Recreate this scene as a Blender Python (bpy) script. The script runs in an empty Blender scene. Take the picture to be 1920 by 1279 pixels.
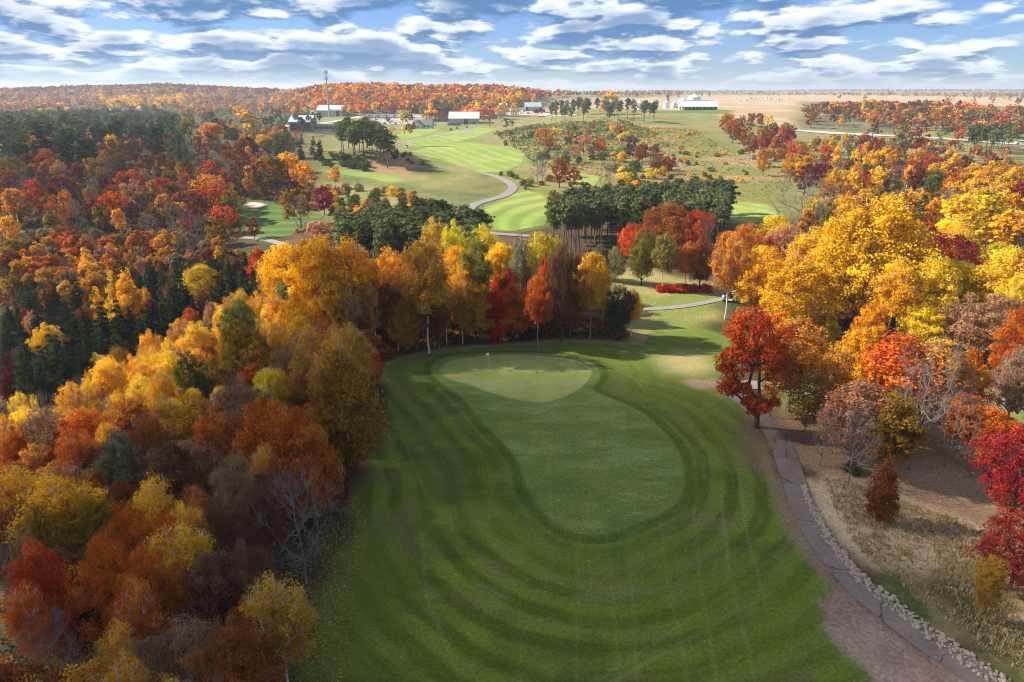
import bpy, math, random
import numpy as np
from mathutils import Vector

# ------------------------------------------------------------------ camera, sky, sun, exposure
S = bpy.context.scene
COL = S.collection
R = math.radians
CAM_H = 34.0
PITCH = R(20.14)
FPX = 1280.0                      # focal length in pixels of the 1920 px wide photograph

cam_d = bpy.data.cameras.new('camera')
cam = bpy.data.objects.new('camera', cam_d)
COL.objects.link(cam)
cam.location = (0, 0, CAM_H)
cam.rotation_euler = (R(90) - PITCH, 0, 0)
cam_d.sensor_width = 36.0
cam_d.lens = 24.0
cam_d.clip_start = 0.5
cam_d.clip_end = 30000
S.camera = cam

SUN_EL = R(35)
SUN_AZ = R(-78)                   # measured from +Y (view heading) towards +X
sun_vec = Vector((math.sin(SUN_AZ) * math.cos(SUN_EL), math.cos(SUN_AZ) * math.cos(SUN_EL), math.sin(SUN_EL)))

world = bpy.data.worlds.new('World')
S.world = world
world.use_nodes = True
wt = world.node_tree
wt.nodes.clear()


def nn(t, typ, **kw):
    n = t.nodes.new(typ)
    for k, v in kw.items():
        setattr(n, k, v)
    return n


def link(t, a, b):
    t.links.new(a, b)


def math_n(t, op, a, b=None, c=None, clamp=False):
    n = nn(t, 'ShaderNodeMath', operation=op, use_clamp=clamp)
    for i, v in enumerate((a, b, c)):
        if v is None:
            continue
        if isinstance(v, (int, float)):
            n.inputs[i].default_value = v
        else:
            link(t, v, n.inputs[i])
    return n.outputs[0]


def build_world():
    t = wt
    out = nn(t, 'ShaderNodeOutputWorld')
    sky = nn(t, 'ShaderNodeTexSky', sky_type='NISHITA')
    sky.sun_disc = False
    sky.sun_elevation = SUN_EL
    sky.sun_rotation = SUN_AZ
    sky.air_density = 1.0
    sky.dust_density = 0.1
    sky.ozone_density = 4.0
    bg = nn(t, 'ShaderNodeBackground')
    bg.inputs[1].default_value = 0.052
    tint = nn(t, 'ShaderNodeMix', data_type='RGBA', blend_type='MULTIPLY')
    tint.inputs[0].default_value = 1.0
    tint.inputs[7].default_value = (0.60, 0.80, 1.25, 1)
    link(t, sky.outputs[0], tint.inputs[6])
    link(t, tint.outputs[2], bg.inputs[0])
    # broken cumulus seen from below: noise on the plane of the cloud bases
    tc = nn(t, 'ShaderNodeTexCoord')
    sep = nn(t, 'ShaderNodeSeparateXYZ')
    link(t, tc.outputs['Generated'], sep.inputs[0])
    zz = math_n(t, 'MAXIMUM', sep.outputs[2], 0.0)
    den = math_n(t, 'ADD', zz, 0.19)
    px = math_n(t, 'DIVIDE', sep.outputs[0], den)
    py = math_n(t, 'DIVIDE', sep.outputs[1], den)

    def density(f, detail, scale=1.0, rough=.56, off=0.0):
        cx = nn(t, 'ShaderNodeCombineXYZ')
        link(t, math_n(t, 'MULTIPLY', px, f), cx.inputs[0])
        link(t, math_n(t, 'MULTIPLY', py, f), cx.inputs[1])
        mp = nn(t, 'ShaderNodeMapping')
        mp.inputs['Location'].default_value = (6.2 + off, 2.9, off)
        mp.inputs['Scale'].default_value = (1.15, 1.0, 1.0)
        link(t, cx.outputs[0], mp.inputs[0])
        n = nn(t, 'ShaderNodeTexNoise')
        n.inputs['Scale'].default_value = 1.35 * scale
        n.inputs['Detail'].default_value = detail
        n.inputs['Roughness'].default_value = rough
        n.inputs['Distortion'].default_value = 0.15
        link(t, mp.outputs[0], n.inputs['Vector'])
        return n.outputs[0]
    def cells(f, scale, off):
        cx = nn(t, 'ShaderNodeCombineXYZ')
        link(t, math_n(t, 'MULTIPLY', px, f), cx.inputs[0])
        link(t, math_n(t, 'MULTIPLY', py, f), cx.inputs[1])
        wp = nn(t, 'ShaderNodeTexNoise')
        wp.inputs['Scale'].default_value = scale * 1.3
        wp.inputs['Detail'].default_value = 4
        link(t, cx.outputs[0], wp.inputs['Vector'])
        ad = nn(t, 'ShaderNodeVectorMath', operation='MULTIPLY_ADD')
        link(t, wp.outputs['Color'], ad.inputs[0])
        ad.inputs[1].default_value = (.55 / scale, .55 / scale, 0)
        link(t, cx.outputs[0], ad.inputs[2])
        mp = nn(t, 'ShaderNodeMapping')
        mp.inputs['Location'].default_value = (off, off * .7, 0)
        mp.inputs['Scale'].default_value = (1.25, 1.0, 1.0)
        link(t, ad.outputs[0], mp.inputs[0])
        v = nn(t, 'ShaderNodeTexVoronoi', feature='F1')
        v.inputs['Scale'].default_value = scale
        v.inputs['Detail'].default_value = 1.0
        v.inputs['Roughness'].default_value = .55
        link(t, mp.outputs[0], v.inputs['Vector'])
        return math_n(t, 'SUBTRACT', 1.0, v.outputs['Distance'])

    def both(f):
        return math_n(t, 'ADD', math_n(t, 'MULTIPLY', density(f, 8.0), .72), math_n(t, 'MULTIPLY', cells(f, 1.75, 1.7), .24))
    d0 = both(1.0)
    d1 = both(0.965)
    puff = density(1.0, 6.0, 5.0, .6, 3.1)
    d0p = math_n(t, 'ADD', d0, math_n(t, 'MULTIPLY', math_n(t, 'SUBTRACT', puff, 0.5), 0.16))
    cover = nn(t, 'ShaderNodeMapRange', interpolation_type='SMOOTHSTEP')
    cover.inputs[1].default_value = 0.325
    cover.inputs[2].default_value = 0.405
    link(t, d0p, cover.inputs[0])
    # sunlit tops where the cloud thins out upwards, blue grey bases under the thick middle
    lit = nn(t, 'ShaderNodeMapRange', interpolation_type='SMOOTHSTEP')
    lit.inputs[1].default_value = -0.05
    lit.inputs[2].default_value = 0.04
    link(t, math_n(t, 'ADD', math_n(t, 'SUBTRACT', d0, d1), math_n(t, 'MULTIPLY', math_n(t, 'SUBTRACT', puff, 0.5), 0.20)), lit.inputs[0])
    thick = nn(t, 'ShaderNodeMapRange', interpolation_type='SMOOTHSTEP')
    thick.inputs[1].default_value = 0.40
    thick.inputs[2].default_value = 0.54
    thick.inputs[3].default_value = 1.0
    thick.inputs[4].default_value = 0.12
    link(t, d0, thick.inputs[0])
    w = math_n(t, 'MULTIPLY', lit.outputs[0], math_n(t, 'ADD', math_n(t, 'MULTIPLY', thick.outputs[0], .95), .05), clamp=True)
    mixc = nn(t, 'ShaderNodeMix', data_type='RGBA')
    link(t, w, mixc.inputs[0])
    mixc.inputs[6].default_value = (0.038, 0.112, 0.235, 1)
    mixc.inputs[7].default_value = (0.50, 0.53, 0.56, 1)
    bc = nn(t, 'ShaderNodeBackground')
    bc.inputs[1].default_value = 1.0
    link(t, mixc.outputs[2], bc.inputs[0])
    fade = nn(t, 'ShaderNodeMapRange', interpolation_type='SMOOTHSTEP')
    fade.inputs[1].default_value = -0.005
    fade.inputs[2].default_value = 0.045
    fade.inputs[3].default_value = 0.3
    fade.inputs[4].default_value = 0.95
    link(t, sep.outputs[2], fade.inputs[0])
    m = math_n(t, 'MULTIPLY', cover.outputs[0], fade.outputs[0])
    mx = nn(t, 'ShaderNodeMixShader')
    link(t, m, mx.inputs[0])
    link(t, bg.outputs[0], mx.inputs[1])
    link(t, bc.outputs[0], mx.inputs[2])
    link(t, mx.outputs[0], out.inputs[0])


build_world()

sun_d = bpy.data.lights.new('sun', 'SUN')
sun_d.energy = 5.0
sun_d.angle = R(0.55)
sun_d.color = (1.0, 0.93, 0.80)
sun_o = bpy.data.objects.new('sun', sun_d)
COL.objects.link(sun_o)
sun_o.location = sun_vec * 500
sun_o.rotation_euler = (-sun_vec).to_track_quat('-Z', 'Y').to_euler()

S.view_settings.view_transform = 'Standard'
S.view_settings.look = 'None'
S.view_settings.gamma = 1.0
S.view_settings.exposure = 1.12
S.view_settings.use_curve_mapping = False
try:
    S.cycles.max_bounces = 6
    S.cycles.diffuse_bounces = 3
    S.cycles.glossy_bounces = 2
    S.cycles.transmission_bounces = 4
    S.cycles.transparent_max_bounces = 6
    S.cycles.volume_bounces = 0
    S.cycles.use_denoising = True
    S.cycles.pixel_filter_type = 'BLACKMAN_HARRIS'
    S.cycles.filter_width = 1.0
    S.cycles.sample_clamp_indirect = 4.0
except Exception:
    pass

# ------------------------------------------------------------------ noise and terrain


def _hash(ix, iy, seed):
    h = (ix.astype(np.int64) * 374761393 + iy.astype(np.int64) * 668265263 + seed * 1442695041) & 0xFFFFFFFF
    h = ((h ^ (h >> 13)) * 1274126177) & 0xFFFFFFFF
    h = h ^ (h >> 16)
    return (h & 0xFFFF) / 65535.0


def vnoise(x, y, seed=0):
    x = np.asarray(x, float)
    y = np.asarray(y, float)
    ix, iy = np.floor(x), np.floor(y)
    fx, fy = x - ix, y - iy
    ux, uy = fx * fx * (3 - 2 * fx), fy * fy * (3 - 2 * fy)
    ix, iy = ix.astype(np.int64), iy.astype(np.int64)
    a, b = _hash(ix, iy, seed), _hash(ix + 1, iy, seed)
    c, d = _hash(ix, iy + 1, seed), _hash(ix + 1, iy + 1, seed)
    return (a * (1 - ux) + b * ux) * (1 - uy) + (c * (1 - ux) + d * ux) * uy


def fbm(x, y, scale, seed=0, octs=4):
    s, a, tot = 0.0, 1.0, 0.0
    f = 1.0 / scale
    for o in range(octs):
        s = s + a * vnoise(np.asarray(x) * f + 17.3 * o, np.asarray(y) * f - 9.1 * o, seed + o)
        tot += a
        a *= 0.5
        f *= 2.03
    return s / tot


def sstep(v, a, b):
    t = np.clip((np.asarray(v, float) - a) / (b - a), 0, 1)
    return t * t * (3 - 2 * t)


# ridge profile seen along the horizon: azimuth pixel -> (ridge distance, ground height of the ridge)
_RP = np.array([-900, 0, 200, 350, 480, 560, 620, 690, 780, 850, 930, 1000, 1080, 1200, 1300, 1600, 1920, 2800], float)
_RD = np.array([1900, 1900, 1900, 1800, 1700, 1500, 1150, 1050, 1050, 1050, 1050, 1100, 1400, 2400, 3000, 5500, 5500, 5500], float)
_RH = np.array([26, 26, 34, 40, 30, 24, 30, 34, 33, 33, 34, 28, 24, 26, 24, 30, 30, 30], float)


def terrain(x, y):
    x = np.asarray(x, float)
    y = np.asarray(y, float)
    z = -8.0 * np.exp(-(((x + 92) / 42) ** 2 + ((y - 150) / 85) ** 2))
    z = z - 4.5 * sstep(-x, 22, 60) * sstep(140 - y, 0, 60)
    z = z + 7.0 * np.exp(-(((x + 80) / 38) ** 2 + ((y - 350) / 42) ** 2))
    z = z + 9.0 * np.exp(-(((x - 120) / 95) ** 2 + ((y - 470) / 120) ** 2))
    z = z + 5.0 * sstep(-x, 90, 220) * sstep(y, 220, 340)
    z = z + 15.0 * sstep(y, 480, 760) * sstep(x, -30, 130)
    z = z - 2.5 * np.exp(-(((x - 25) / 30) ** 2 + ((y - 205) / 50) ** 2))
    r = np.hypot(x, y)
    und = (fbm(x, y, 70.0, 5, 3) - 0.5) * 3.2
    z = z + und * sstep(r, 110, 240)
    yy = np.maximum(y, 1.0)
    azp = 960 + FPX * np.clip(x / yy, -2.0, 2.0)
    rd = np.interp(azp, _RP, _RD)
    rh = np.interp(azp, _RP, _RH)
    front = sstep(y, 50, 300)
    k = sstep(r / rd, 0.66, 1.02) * front
    z = z * (1 - k) + (rh + (fbm(x, y, 260.0, 9, 3) - 0.5) * 9.0) * k
    return z


def ray(px, py):
    cx = (px - 960.0) / FPX
    cy = (639.5 - py) / FPX
    c, s = math.cos(PITCH), math.sin(PITCH)
    return cx, c + cy * s, -s + cy * c


_TS = np.geomspace(18, 7000, 900)


def hit(px, py, h=0.0):
    """ground point (x, y, z) under the photograph's pixel, or the foot of a thing h metres tall whose top shows there"""
    dx, dy, dz = ray(px, py)
    xs, ys, zs = dx * _TS, dy * _TS, CAM_H + dz * _TS
    f = zs - h - terrain(xs, ys)
    i = np.argmax(f < 0)
    if f[i] >= 0:
        i = len(_TS) - 1
    if i == 0:
        t = _TS[0]
    else:
        t = _TS[i - 1] + (_TS[i] - _TS[i - 1]) * f[i - 1] / (f[i - 1] - f[i] + 1e-9)
    x, y = dx * t, dy * t
    return float(x), float(y), float(terrain(x, y))


def depth_of(x, y, z):
    return y * math.cos(PITCH) - (z - CAM_H) * math.sin(PITCH)


def gpoly(pts):
    return np.array([hit(*p)[:2] for p in pts])


def poly_dist(P, poly):
    """signed distance (negative inside) of points P (N,2) to a polygon"""
    d2 = np.full(len(P), 1e18)
    inside = np.zeros(len(P), bool)
    n = len(poly)
    x, y = P[:, 0], P[:, 1]
    for i in range(n):
        ax, ay = poly[i]
        bx, by = poly[(i + 1) % n]
        ex, ey = bx - ax, by - ay
        t = np.clip(((x - ax) * ex + (y - ay) * ey) / (ex * ex + ey * ey + 1e-12), 0, 1)
        d2 = np.minimum(d2, (x - ax - t * ex) ** 2 + (y - ay - t * ey) ** 2)
        cond = ((ay > y) != (by > y)) & (x < (bx - ax) * (y - ay) / (by - ay + 1e-12) + ax)
        inside ^= cond
    d = np.sqrt(d2)
    return np.where(inside, -d, d)


def line_dist(P, line):
    d2 = np.full(len(P), 1e18)
    x, y = P[:, 0], P[:, 1]
    for i in range(len(line) - 1):
        ax, ay = line[i]
        bx, by = line[i + 1]
        ex, ey = bx - ax, by - ay
        t = np.clip(((x - ax) * ex + (y - ay) * ey) / (ex * ex + ey * ey + 1e-12), 0, 1)
        d2 = np.minimum(d2, (x - ax - t * ex) ** 2 + (y - ay - t * ey) ** 2)
    return np.sqrt(d2)


def smooth_line(pts, step=1.0, closed=False):
    pts = np.asarray(pts, float)
    n = len(pts)
    out = []
    rng_ = range(n if closed else n - 1)
    for i in rng_:
        if closed:
            p0, p1, p2, p3 = pts[(i - 1) % n], pts[i], pts[(i + 1) % n], pts[(i + 2) % n]
        else:
            p0, p1, p2, p3 = pts[max(i - 1, 0)], pts[i], pts[i + 1], pts[min(i + 2, n - 1)]
        m = max(2, int(np.linalg.norm(p2 - p1) / step))
        for k in range(m):
            t = k / m
            out.append(0.5 * ((2 * p1) + (-p0 + p2) * t + (2 * p0 - 5 * p1 + 4 * p2 - p3) * t * t + (-p0 + 3 * p1 - 3 * p2 + p3) * t ** 3))
    if not closed:
        out.append(pts[-1])
    return np.array(out)


# ------------------------------------------------------------------ places on the ground (traced, put on the terrain)
PEAR = smooth_line(gpoly([(809, 689), (826, 673), (861, 666), (918, 663), (1000, 663), (1062, 667), (1104, 679), (1125, 696), (1123, 712),
        (1110, 727), (1123, 739), (1162, 754), (1208, 777), (1243, 808), (1270, 839), (1281, 877), (1277, 928), (1250, 958),
        (1200, 982), (1142, 1003), (1096, 1005), (1058, 993), (1019, 962), (988, 920), (977, 877), (950, 839), (911, 800),
        (873, 754), (834, 723), (813, 704)]), 1.2, True)
GREEN = smooth_line(gpoly([(824, 696), (842, 679), (880, 671), (930, 666), (988, 667), (1046, 671), (1088, 679), (1110, 692), (1104, 712),
         (1085, 731), (1050, 748), (1019, 755), (981, 752), (930, 741), (880, 723), (842, 712)]), 1.0, True)
ROUGH = gpoly([(690, 690), (740, 668), (830, 652), (940, 642), (1080, 636), (1185, 640), (1230, 620), (1330, 615), (1400, 640), (1345, 715), (1380, 745),
               (1425, 800), (1450, 850), (1475, 915), (1500, 975), (1530, 1030), (1580, 1095), (1660, 1170), (1760, 1245), (1830, 1300),
               (520, 1300), (560, 1200), (610, 1080), (650, 960), (690, 880), (715, 800), (720, 740)])
PATH = smooth_line(gpoly([(1352, 722), (1375, 738), (1430, 785), (1464, 835), (1484, 890), (1506, 950), (1536, 1010), (1582, 1070), (1640, 1128), (1720, 1190), (1800, 1245), (1875, 1295), (1960, 1350)]), 0.7)
PATH_B = smooth_line(gpoly([(1352, 722), (1400, 722), (1470, 727), (1560, 737), (1680, 737), (1780, 740), (1850, 747), (1940, 772), (2050, 800)]), 1.0)
PATH_C = smooth_line(gpoly([(1500, 643), (1560, 658), (1620, 672), (1700, 700), (1760, 722), (1830, 745)]), 1.0)
PATH_D = smooth_line(gpoly([(1205, 580), (1250, 578), (1300, 572), (1350, 562), (1390, 556)]), 1.0)
PATH_E = smooth_line(gpoly([(866, 402), (890, 384), (915, 376), (945, 367), (961, 355), (958, 346), (945, 338), (925, 330), (905, 326)]), 2.0)
PATH_F = smooth_line(gpoly([(905, 436), (930, 439), (960, 441), (990, 443)]), 2.0)
PATH_G = smooth_line(gpoly([(455, 446), (480, 448), (505, 452), (530, 459)]), 2.0)
PATH_H = smooth_line(gpoly([(735, 271), (775, 263), (830, 254), (872, 250), (880, 246), (868, 242)]), 4.0)
HIGHWAY = smooth_line(gpoly([(1470, 243), (1520, 247), (1600, 252), (1700, 257), (1800, 263), (1920, 272), (2050, 282)]), 12.0)
TOWN_ROAD = smooth_line(gpoly([(520, 240), (640, 226), (760, 219), (900, 217), (1010, 217), (1080, 216)]), 12.0)

DIRT = gpoly([(1525, 1125), (1560, 1100), (1600, 1095), (1680, 1165), (1790, 1240), (1860, 1300), (1670, 1300), (1600, 1220), (1560, 1180)])
DIRT2 = gpoly([(1283, 716), (1310, 712), (1345, 717), (1350, 727), (1310, 730)])
DRY1 = gpoly([(1225, 672), (1270, 655), (1320, 660), (1330, 690), (1300, 706), (1250, 700)])
WORN = gpoly([(1375, 800), (1410, 790), (1432, 815), (1448, 880), (1440, 900), (1400, 870)])
BEHIND = gpoly([(1150, 515), (1205, 500), (1250, 515), (1340, 535), (1375, 555), (1330, 610), (1310, 650), (1225, 640), (1190, 645), (1180, 600), (1150, 560)])
RIGHT_LITTER = gpoly([(1445, 800), (1500, 770), (1700, 780), (1960, 800), (1960, 1000), (1870, 1040), (1700, 960), (1560, 910), (1490, 860)])
RIGHT_STRAW = gpoly([(1500, 895), (1560, 900), (1700, 955), (1850, 990), (1960, 1020), (1960, 1200), (1850, 1120), (1720, 1100), (1600, 1010), (1530, 940)])
RIGHT_LAWN = gpoly([(1480, 690), (1700, 700), (1950, 740), (1950, 800), (1800, 830), (1600, 770), (1450, 760)])
FAIR = {
    'a': gpoly([(597, 321), (640, 318), (700, 323), (745, 331), (757, 340), (735, 343), (690, 335), (640, 328)]),
    'b': gpoly([(765, 284), (810, 272), (880, 266), (950, 275), (985, 290), (978, 310), (945, 322), (900, 325), (868, 314), (828, 300), (790, 292)]),
    'c': gpoly([(752, 270), (800, 256), (850, 246), (905, 239), (928, 243), (900, 256), (850, 268), (790, 277)]),
    'd': gpoly([(740, 255), (760, 245), (800, 240), (830, 241), (800, 252), (760, 262)]),
    'e': gpoly([(905, 392), (935, 381), (962, 364), (990, 357), (1020, 368), (1040, 395), (1020, 424), (965, 434), (930, 433), (908, 415)]),
    'f': gpoly([(400, 376), (440, 370), (500, 378), (560, 390), (608, 405), (592, 422), (545, 442), (500, 452), (462, 447), (452, 410), (430, 392)]),
    'g': gpoly([(1360, 378), (1440, 384), (1470, 405), (1400, 425), (1362, 412)]),
    'h': gpoly([(1090, 325), (1130, 333), (1115, 350), (1080, 350), (1060, 340)]),
}
BUNKER = smooth_line(gpoly([(462, 383), (475, 380), (490, 382), (497, 386), (485, 390), (468, 388)]), 1.0, True)
OLDROUGH = gpoly([(700, 330), (757, 343), (800, 352), (860, 340), (905, 325), (960, 345), (950, 365), (890, 385), (860, 400), (800, 375), (700, 350), (610, 340), (600, 325)])
MEADOW = gpoly([(985, 330), (1060, 262), (1180, 232), (1290, 232), (1360, 265), (1420, 300), (1490, 325), (1500, 360), (1420, 400), (1370, 420), (1370, 345), (1200, 345), (1090, 352)])
FIELD = gpoly([(1180, 183), (1300, 178), (1600, 176), (1960, 184), (1960, 200), (1500, 190), (1480, 240), (1370, 222), (1340, 215), (1220, 208)])
FIELD2 = gpoly([(1000, 192), (1040, 186), (1110, 182), (1180, 183), (1200, 205), (1080, 205), (1000, 206)])
YARD = gpoly([(690, 216), (760, 212), (800, 216), (780, 235), (700, 232)])
YARD2 = gpoly([(940, 206), (1000, 200), (1040, 204), (1035, 215), (950, 216)])
BANK = gpoly([(1490, 222), (1560, 216), (1640, 228), (1720, 245), (1700, 252), (1600, 247), (1500, 240)])
LAWN_BARN = gpoly([(1225, 207), (1380, 207), (1365, 214), (1230, 213)])
KNOLL = gpoly([(640, 290), (700, 282), (760, 285), (800, 305), (850, 325), (800, 330), (720, 325), (660, 310)])
BARE_PATCH = gpoly([(105, 600), (130, 592), (148, 605), (152, 640), (130, 640)])

TRACKS = [gpoly(t) for t in (
    [(1088, 1000), (1084, 1100), (1080, 1290)], [(1138, 1005), (1148, 1100), (1163, 1290)], [(1177, 1000), (1184, 1100), (1196, 1290)],
    [(1238, 980), (1250, 1080), (1292, 1290)], [(1300, 950), (1312, 1080), (1346, 1290)], [(1352, 930), (1368, 1080), (1420, 1290)],
    [(1385, 880), (1400, 1000), (1440, 1150)], [(1262, 735), (1320, 770), (1400, 800)], [(1255, 830), (1320, 780), (1390, 748)],
    [(1245, 810), (1310, 770), (1380, 735)], [(1150, 690), (1200, 715), (1280, 730)], [(1165, 660), (1180, 700), (1215, 740)],
    [(1100, 1290), (1250, 1190), (1420, 1080)], [(1130, 1290), (1270, 1210), (1450, 1110)], [(790, 1000), (800, 1120), (870, 1290)],
    [(740, 780), (770, 860), (800, 930)], [(1028, 860), (1036, 960), (1030, 1010)])]
BROWNLINES = [gpoly(t) for t in ([(733, 715), (755, 760), (810, 800)], [(830, 930), (845, 905), (870, 900)], [(1020, 1085), (1120, 1090), (1230, 1065)], [(1060, 1112), (1150, 1112), (1210, 1105)])]


def mixc(a, b, t):
    t = np.asarray(t)[:, None]
    return a * (1 - t) + np.asarray(b) * t


def ground_color(x, y):
    x = np.asarray(x, float)
    y = np.asarray(y, float)
    P = np.stack([x, y], 1)
    N = len(x)
    r = np.hypot(x, y)
    n40 = fbm(x, y, 40.0, 21)
    n8 = fbm(x, y, 8.0, 31)
    n2 = fbm(x, y, 2.0, 41)
    n05 = fbm(x, y, 0.6, 51, 3)
    n20 = fbm(x, y, 18.0, 61)
    ONE = np.ones((N, 3))
    jit = (n8 - 0.5) * 2.4 + (n2 - 0.5) * 1.0

    # woodland floor: leaf litter with green undergrowth
    c = ONE * (0.085, 0.052, 0.028)
    c = mixc(c, (0.045, 0.058, 0.018), sstep(n8, 0.5, 0.68))
    c = mixc(c, (0.15, 0.080, 0.035), sstep(n20, 0.55, 0.7) * 0.7)

    # open country in the middle distance
    opn = sstep(r, 190, 230) * sstep(x / np.maximum(y, 1), -0.34, -0.24)
    dry = mixc(ONE * (0.24, 0.20, 0.08), (0.17, 0.19, 0.045), sstep(n20, 0.38, 0.58))
    dry = mixc(dry, (0.27, 0.19, 0.11), sstep(n8, 0.58, 0.72) * 0.7)
    c = mixc(c, dry, opn)

    def zone(poly, col, col2=None, soft=2.0, jitter=1.0, thr=(0.42, 0.6), nz=None):
        nonlocal c
        mn, mx = poly.min(0) - soft * 4 - 4, poly.max(0) + soft * 4 + 4
        m = (x > mn[0]) & (x < mx[0]) & (y > mn[1]) & (y < mx[1])
        if not m.any():
            return
        d = poly_dist(P[m], poly) + jit[m] * jitter
        a = 1 - sstep(d, -soft, soft)
        cc = np.ones((m.sum(), 3)) * col
        if col2 is not None:
            q = (n20 if nz is None else nz)[m]
            cc = mixc(cc, col2, sstep(q, *thr))
        c[m] = mixc(c[m], cc, a)

    zone(MEADOW, (0.27, 0.19, 0.09), (0.16, 0.165, 0.045), 8, 6, (0.40, 0.58))
    zone(FIELD, (0.46, 0.335, 0.215), (0.38, 0.265, 0.15), 14, 4, (0.4, 0.6), n40)
    zone(FIELD2, (0.40, 0.30, 0.215), (0.34, 0.24, 0.16), 14, 4)
    # crop rows in the harvested field
    fm = (y > 480) & (x > 120) & (r < 2000)
    row = 0.5 + 0.5 * np.sin((x * 0.42 + y * 0.9 + (n40 - 0.5) * 40) * 2 * np.pi / 14.0)
    c = np.where(fm[:, None], c * (0.92 + 0.13 * row[:, None]), c)
    zone(BANK, (0.17, 0.14, 0.075), (0.12, 0.12, 0.05), 6, 3)
    zone(LAWN_BARN, (0.10, 0.17, 0.035), None, 4, 2)
    zone(YARD, (0.40, 0.36, 0.31), (0.30, 0.26, 0.2), 3, 1.5)
    zone(YARD2, (0.5, 0.42, 0.35), (0.4, 0.3, 0.24), 3, 2)
    zone(OLDROUGH, (0.17, 0.165, 0.06), (0.115, 0.13, 0.04), 5, 3)
    zone(KNOLL, (0.30, 0.175, 0.085), (0.12, 0.12, 0.04), 5, 4)
    for k, p in FAIR.items():
        base, alt = ((0.215, 0.29, 0.055), (0.27, 0.31, 0.075)) if k != 'f' else ((0.085, 0.135, 0.03), (0.13, 0.15, 0.045))
        zone(p, base, alt, 2.2, 1.2)
    # mowing bands on the far fairways
    for k, ang, wd, am in (('b', 0.35, 9.0, .10), ('c', 0.3, 10, .10), ('f', 1.15, 7.0, .17), ('g', 0.5, 7, .1)):
        d = poly_dist(P, FAIR[k]) if ((r > 100) & (r < 700)).any() else np.full(N, 9.0)
        s = np.tanh(3 * np.sin((x * math.cos(ang) + y * math.sin(ang) + (n40 - .5) * 8) * 2 * np.pi / wd))
        c = np.where((d < -0.5)[:, None], c * (1 + am * s[:, None]), c)
    d = poly_dist(P, FAIR['e']) if ((r > 100) & (r < 500)).any() else np.full(N, 9.0)
    rr = np.hypot(x - 25, (y - 190) * 0.6)
    s = np.tanh(2.5 * np.sin(rr * 2 * np.pi / 6.5))
    c = np.where((d < -0.5)[:, None], c * (1 + 0.16 * s[:, None]), c)
    zone(BUNKER, (0.62, 0.47, 0.36), None, 0.6, 0.2)
    zone(BARE_PATCH, (0.16, 0.115, 0.07), None, 2.0, 1.0)
    # ground behind the green
    zone(BEHIND, (0.28, 0.235, 0.085), (0.17, 0.20, 0.05), 2.5, 2.0, (0.4, 0.62), n8)
    # right of the path
    zone(RIGHT_LAWN, (0.13, 0.20, 0.035), (0.26, 0.22, 0.10), 2.5, 2.0, (0.5, 0.66), n8)
    near = (r < 260)
    zone(RIGHT_LITTER, (0.32, 0.20, 0.115), (0.18, 0.12, 0.065), 2.0, 2.0, (0.35, 0.6), n8)
    zone(RIGHT_STRAW, (0.56, 0.40, 0.23), (0.34, 0.23, 0.13), 1.5, 2.5, (0.48, 0.62), n8)
    if near.any():
        # grass strip along the stones, right of the path
        m = near & (x > 5) & (y < 75)
        dl = np.full(N, 99.0)
        if m.any():
            dl[m] = line_dist(P[m], PATH)
        side = x > np.interp(y, PATH[::-1, 1], PATH[::-1, 0])
        a = (1 - sstep(dl + jit * 1.4, 4.5, 7.0)) * side * sstep(n8 + 0.30 * (46 - y) / 20, 0.40, 0.60)
        c = mixc(c, mixc(ONE * (0.080, 0.100, 0.024), (0.19, 0.155, 0.06), sstep(n2, 0.45, 0.62)), np.where(m, a, 0) * 0.9)
    # mown rough round the green
    m = (x > -45) & (x < 50) & (y > 15) & (y < 125)
    if m.any():
        Q = P[m]
        d = poly_dist(Q, ROUGH)
        dp = poly_dist(Q, PEAR)
        dg = poly_dist(Q, GREEN)
        q2, q8, q05, q20, qx, qy = n2[m], n8[m], n05[m], n20[m], x[m], y[m]
        a = 1 - sstep(d + (q8 - .5) * 3.2 + (q2 - .5) * 1.6, -1.1, 0.9)
        band = np.sin((dp + (q8 - .5) * 1.6) * 2 * np.pi / 2.5)
        band = np.tanh(4.0 * band)
        g = np.ones((len(Q), 3)) * (0.068, 0.104, 0.014)
        g = g * np.array((1.46, 1.30, 0.95)) * (1.08 + 0.24 * band * (0.35 + 0.75 * sstep(q20, .35, .6)))[:, None]
        # streaky wear that follows the mower's round
        th = np.arctan2(qy - 58, qx - 6) * 16
        st = fbm(th * 0.35, dp * 1.6, 1.0, 71, 4)
        g = mixc(g, (0.145, 0.165, 0.035), sstep(st, 0.5, 0.72) * 0.6)
        g = mixc(g, (0.155, 0.125, 0.06), sstep(fbm(th * 0.5, dp * 1.1, 1.6, 75, 4) * 0.6 + q8 * 0.4, 0.57, 0.70) * 0.4)
        g = mixc(g, (0.026, 0.060, 0.010), sstep(fbm(qx, qy, 5.0, 77), 0.58, 0.72) * 0.28)
        lush = sstep(qy, 62, 80) * sstep(qx, -40, 5)
        g = mixc(g, (0.135, 0.175, 0.032), lush * 0.55)
        # dark collar round the pear
        col = (1 - sstep(np.abs(dp - 0.6), 0.3, 0.65))
        g = mixc(g, (0.042, 0.084, 0.012), col * 0.6)
        # pear: closely mown approach, finer and greyer green
        ap = np.ones((len(Q), 3)) * (0.145, 0.188, 0.036)
        ap = mixc(ap, (0.19, 0.25, 0.075), sstep(fbm(qx * 0.6, qy * 1.6, 2.2, 81, 4), 0.5, 0.66) * 0.6)
        ap = mixc(ap, (0.095, 0.15, 0.026), sstep(fbm(qx * 0.7, qy * 1.5, 3.3, 85, 4), 0.52, 0.68) * 0.6)
        g = mixc(g, ap, 1 - sstep(dp, -0.25, 0.2))
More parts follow.
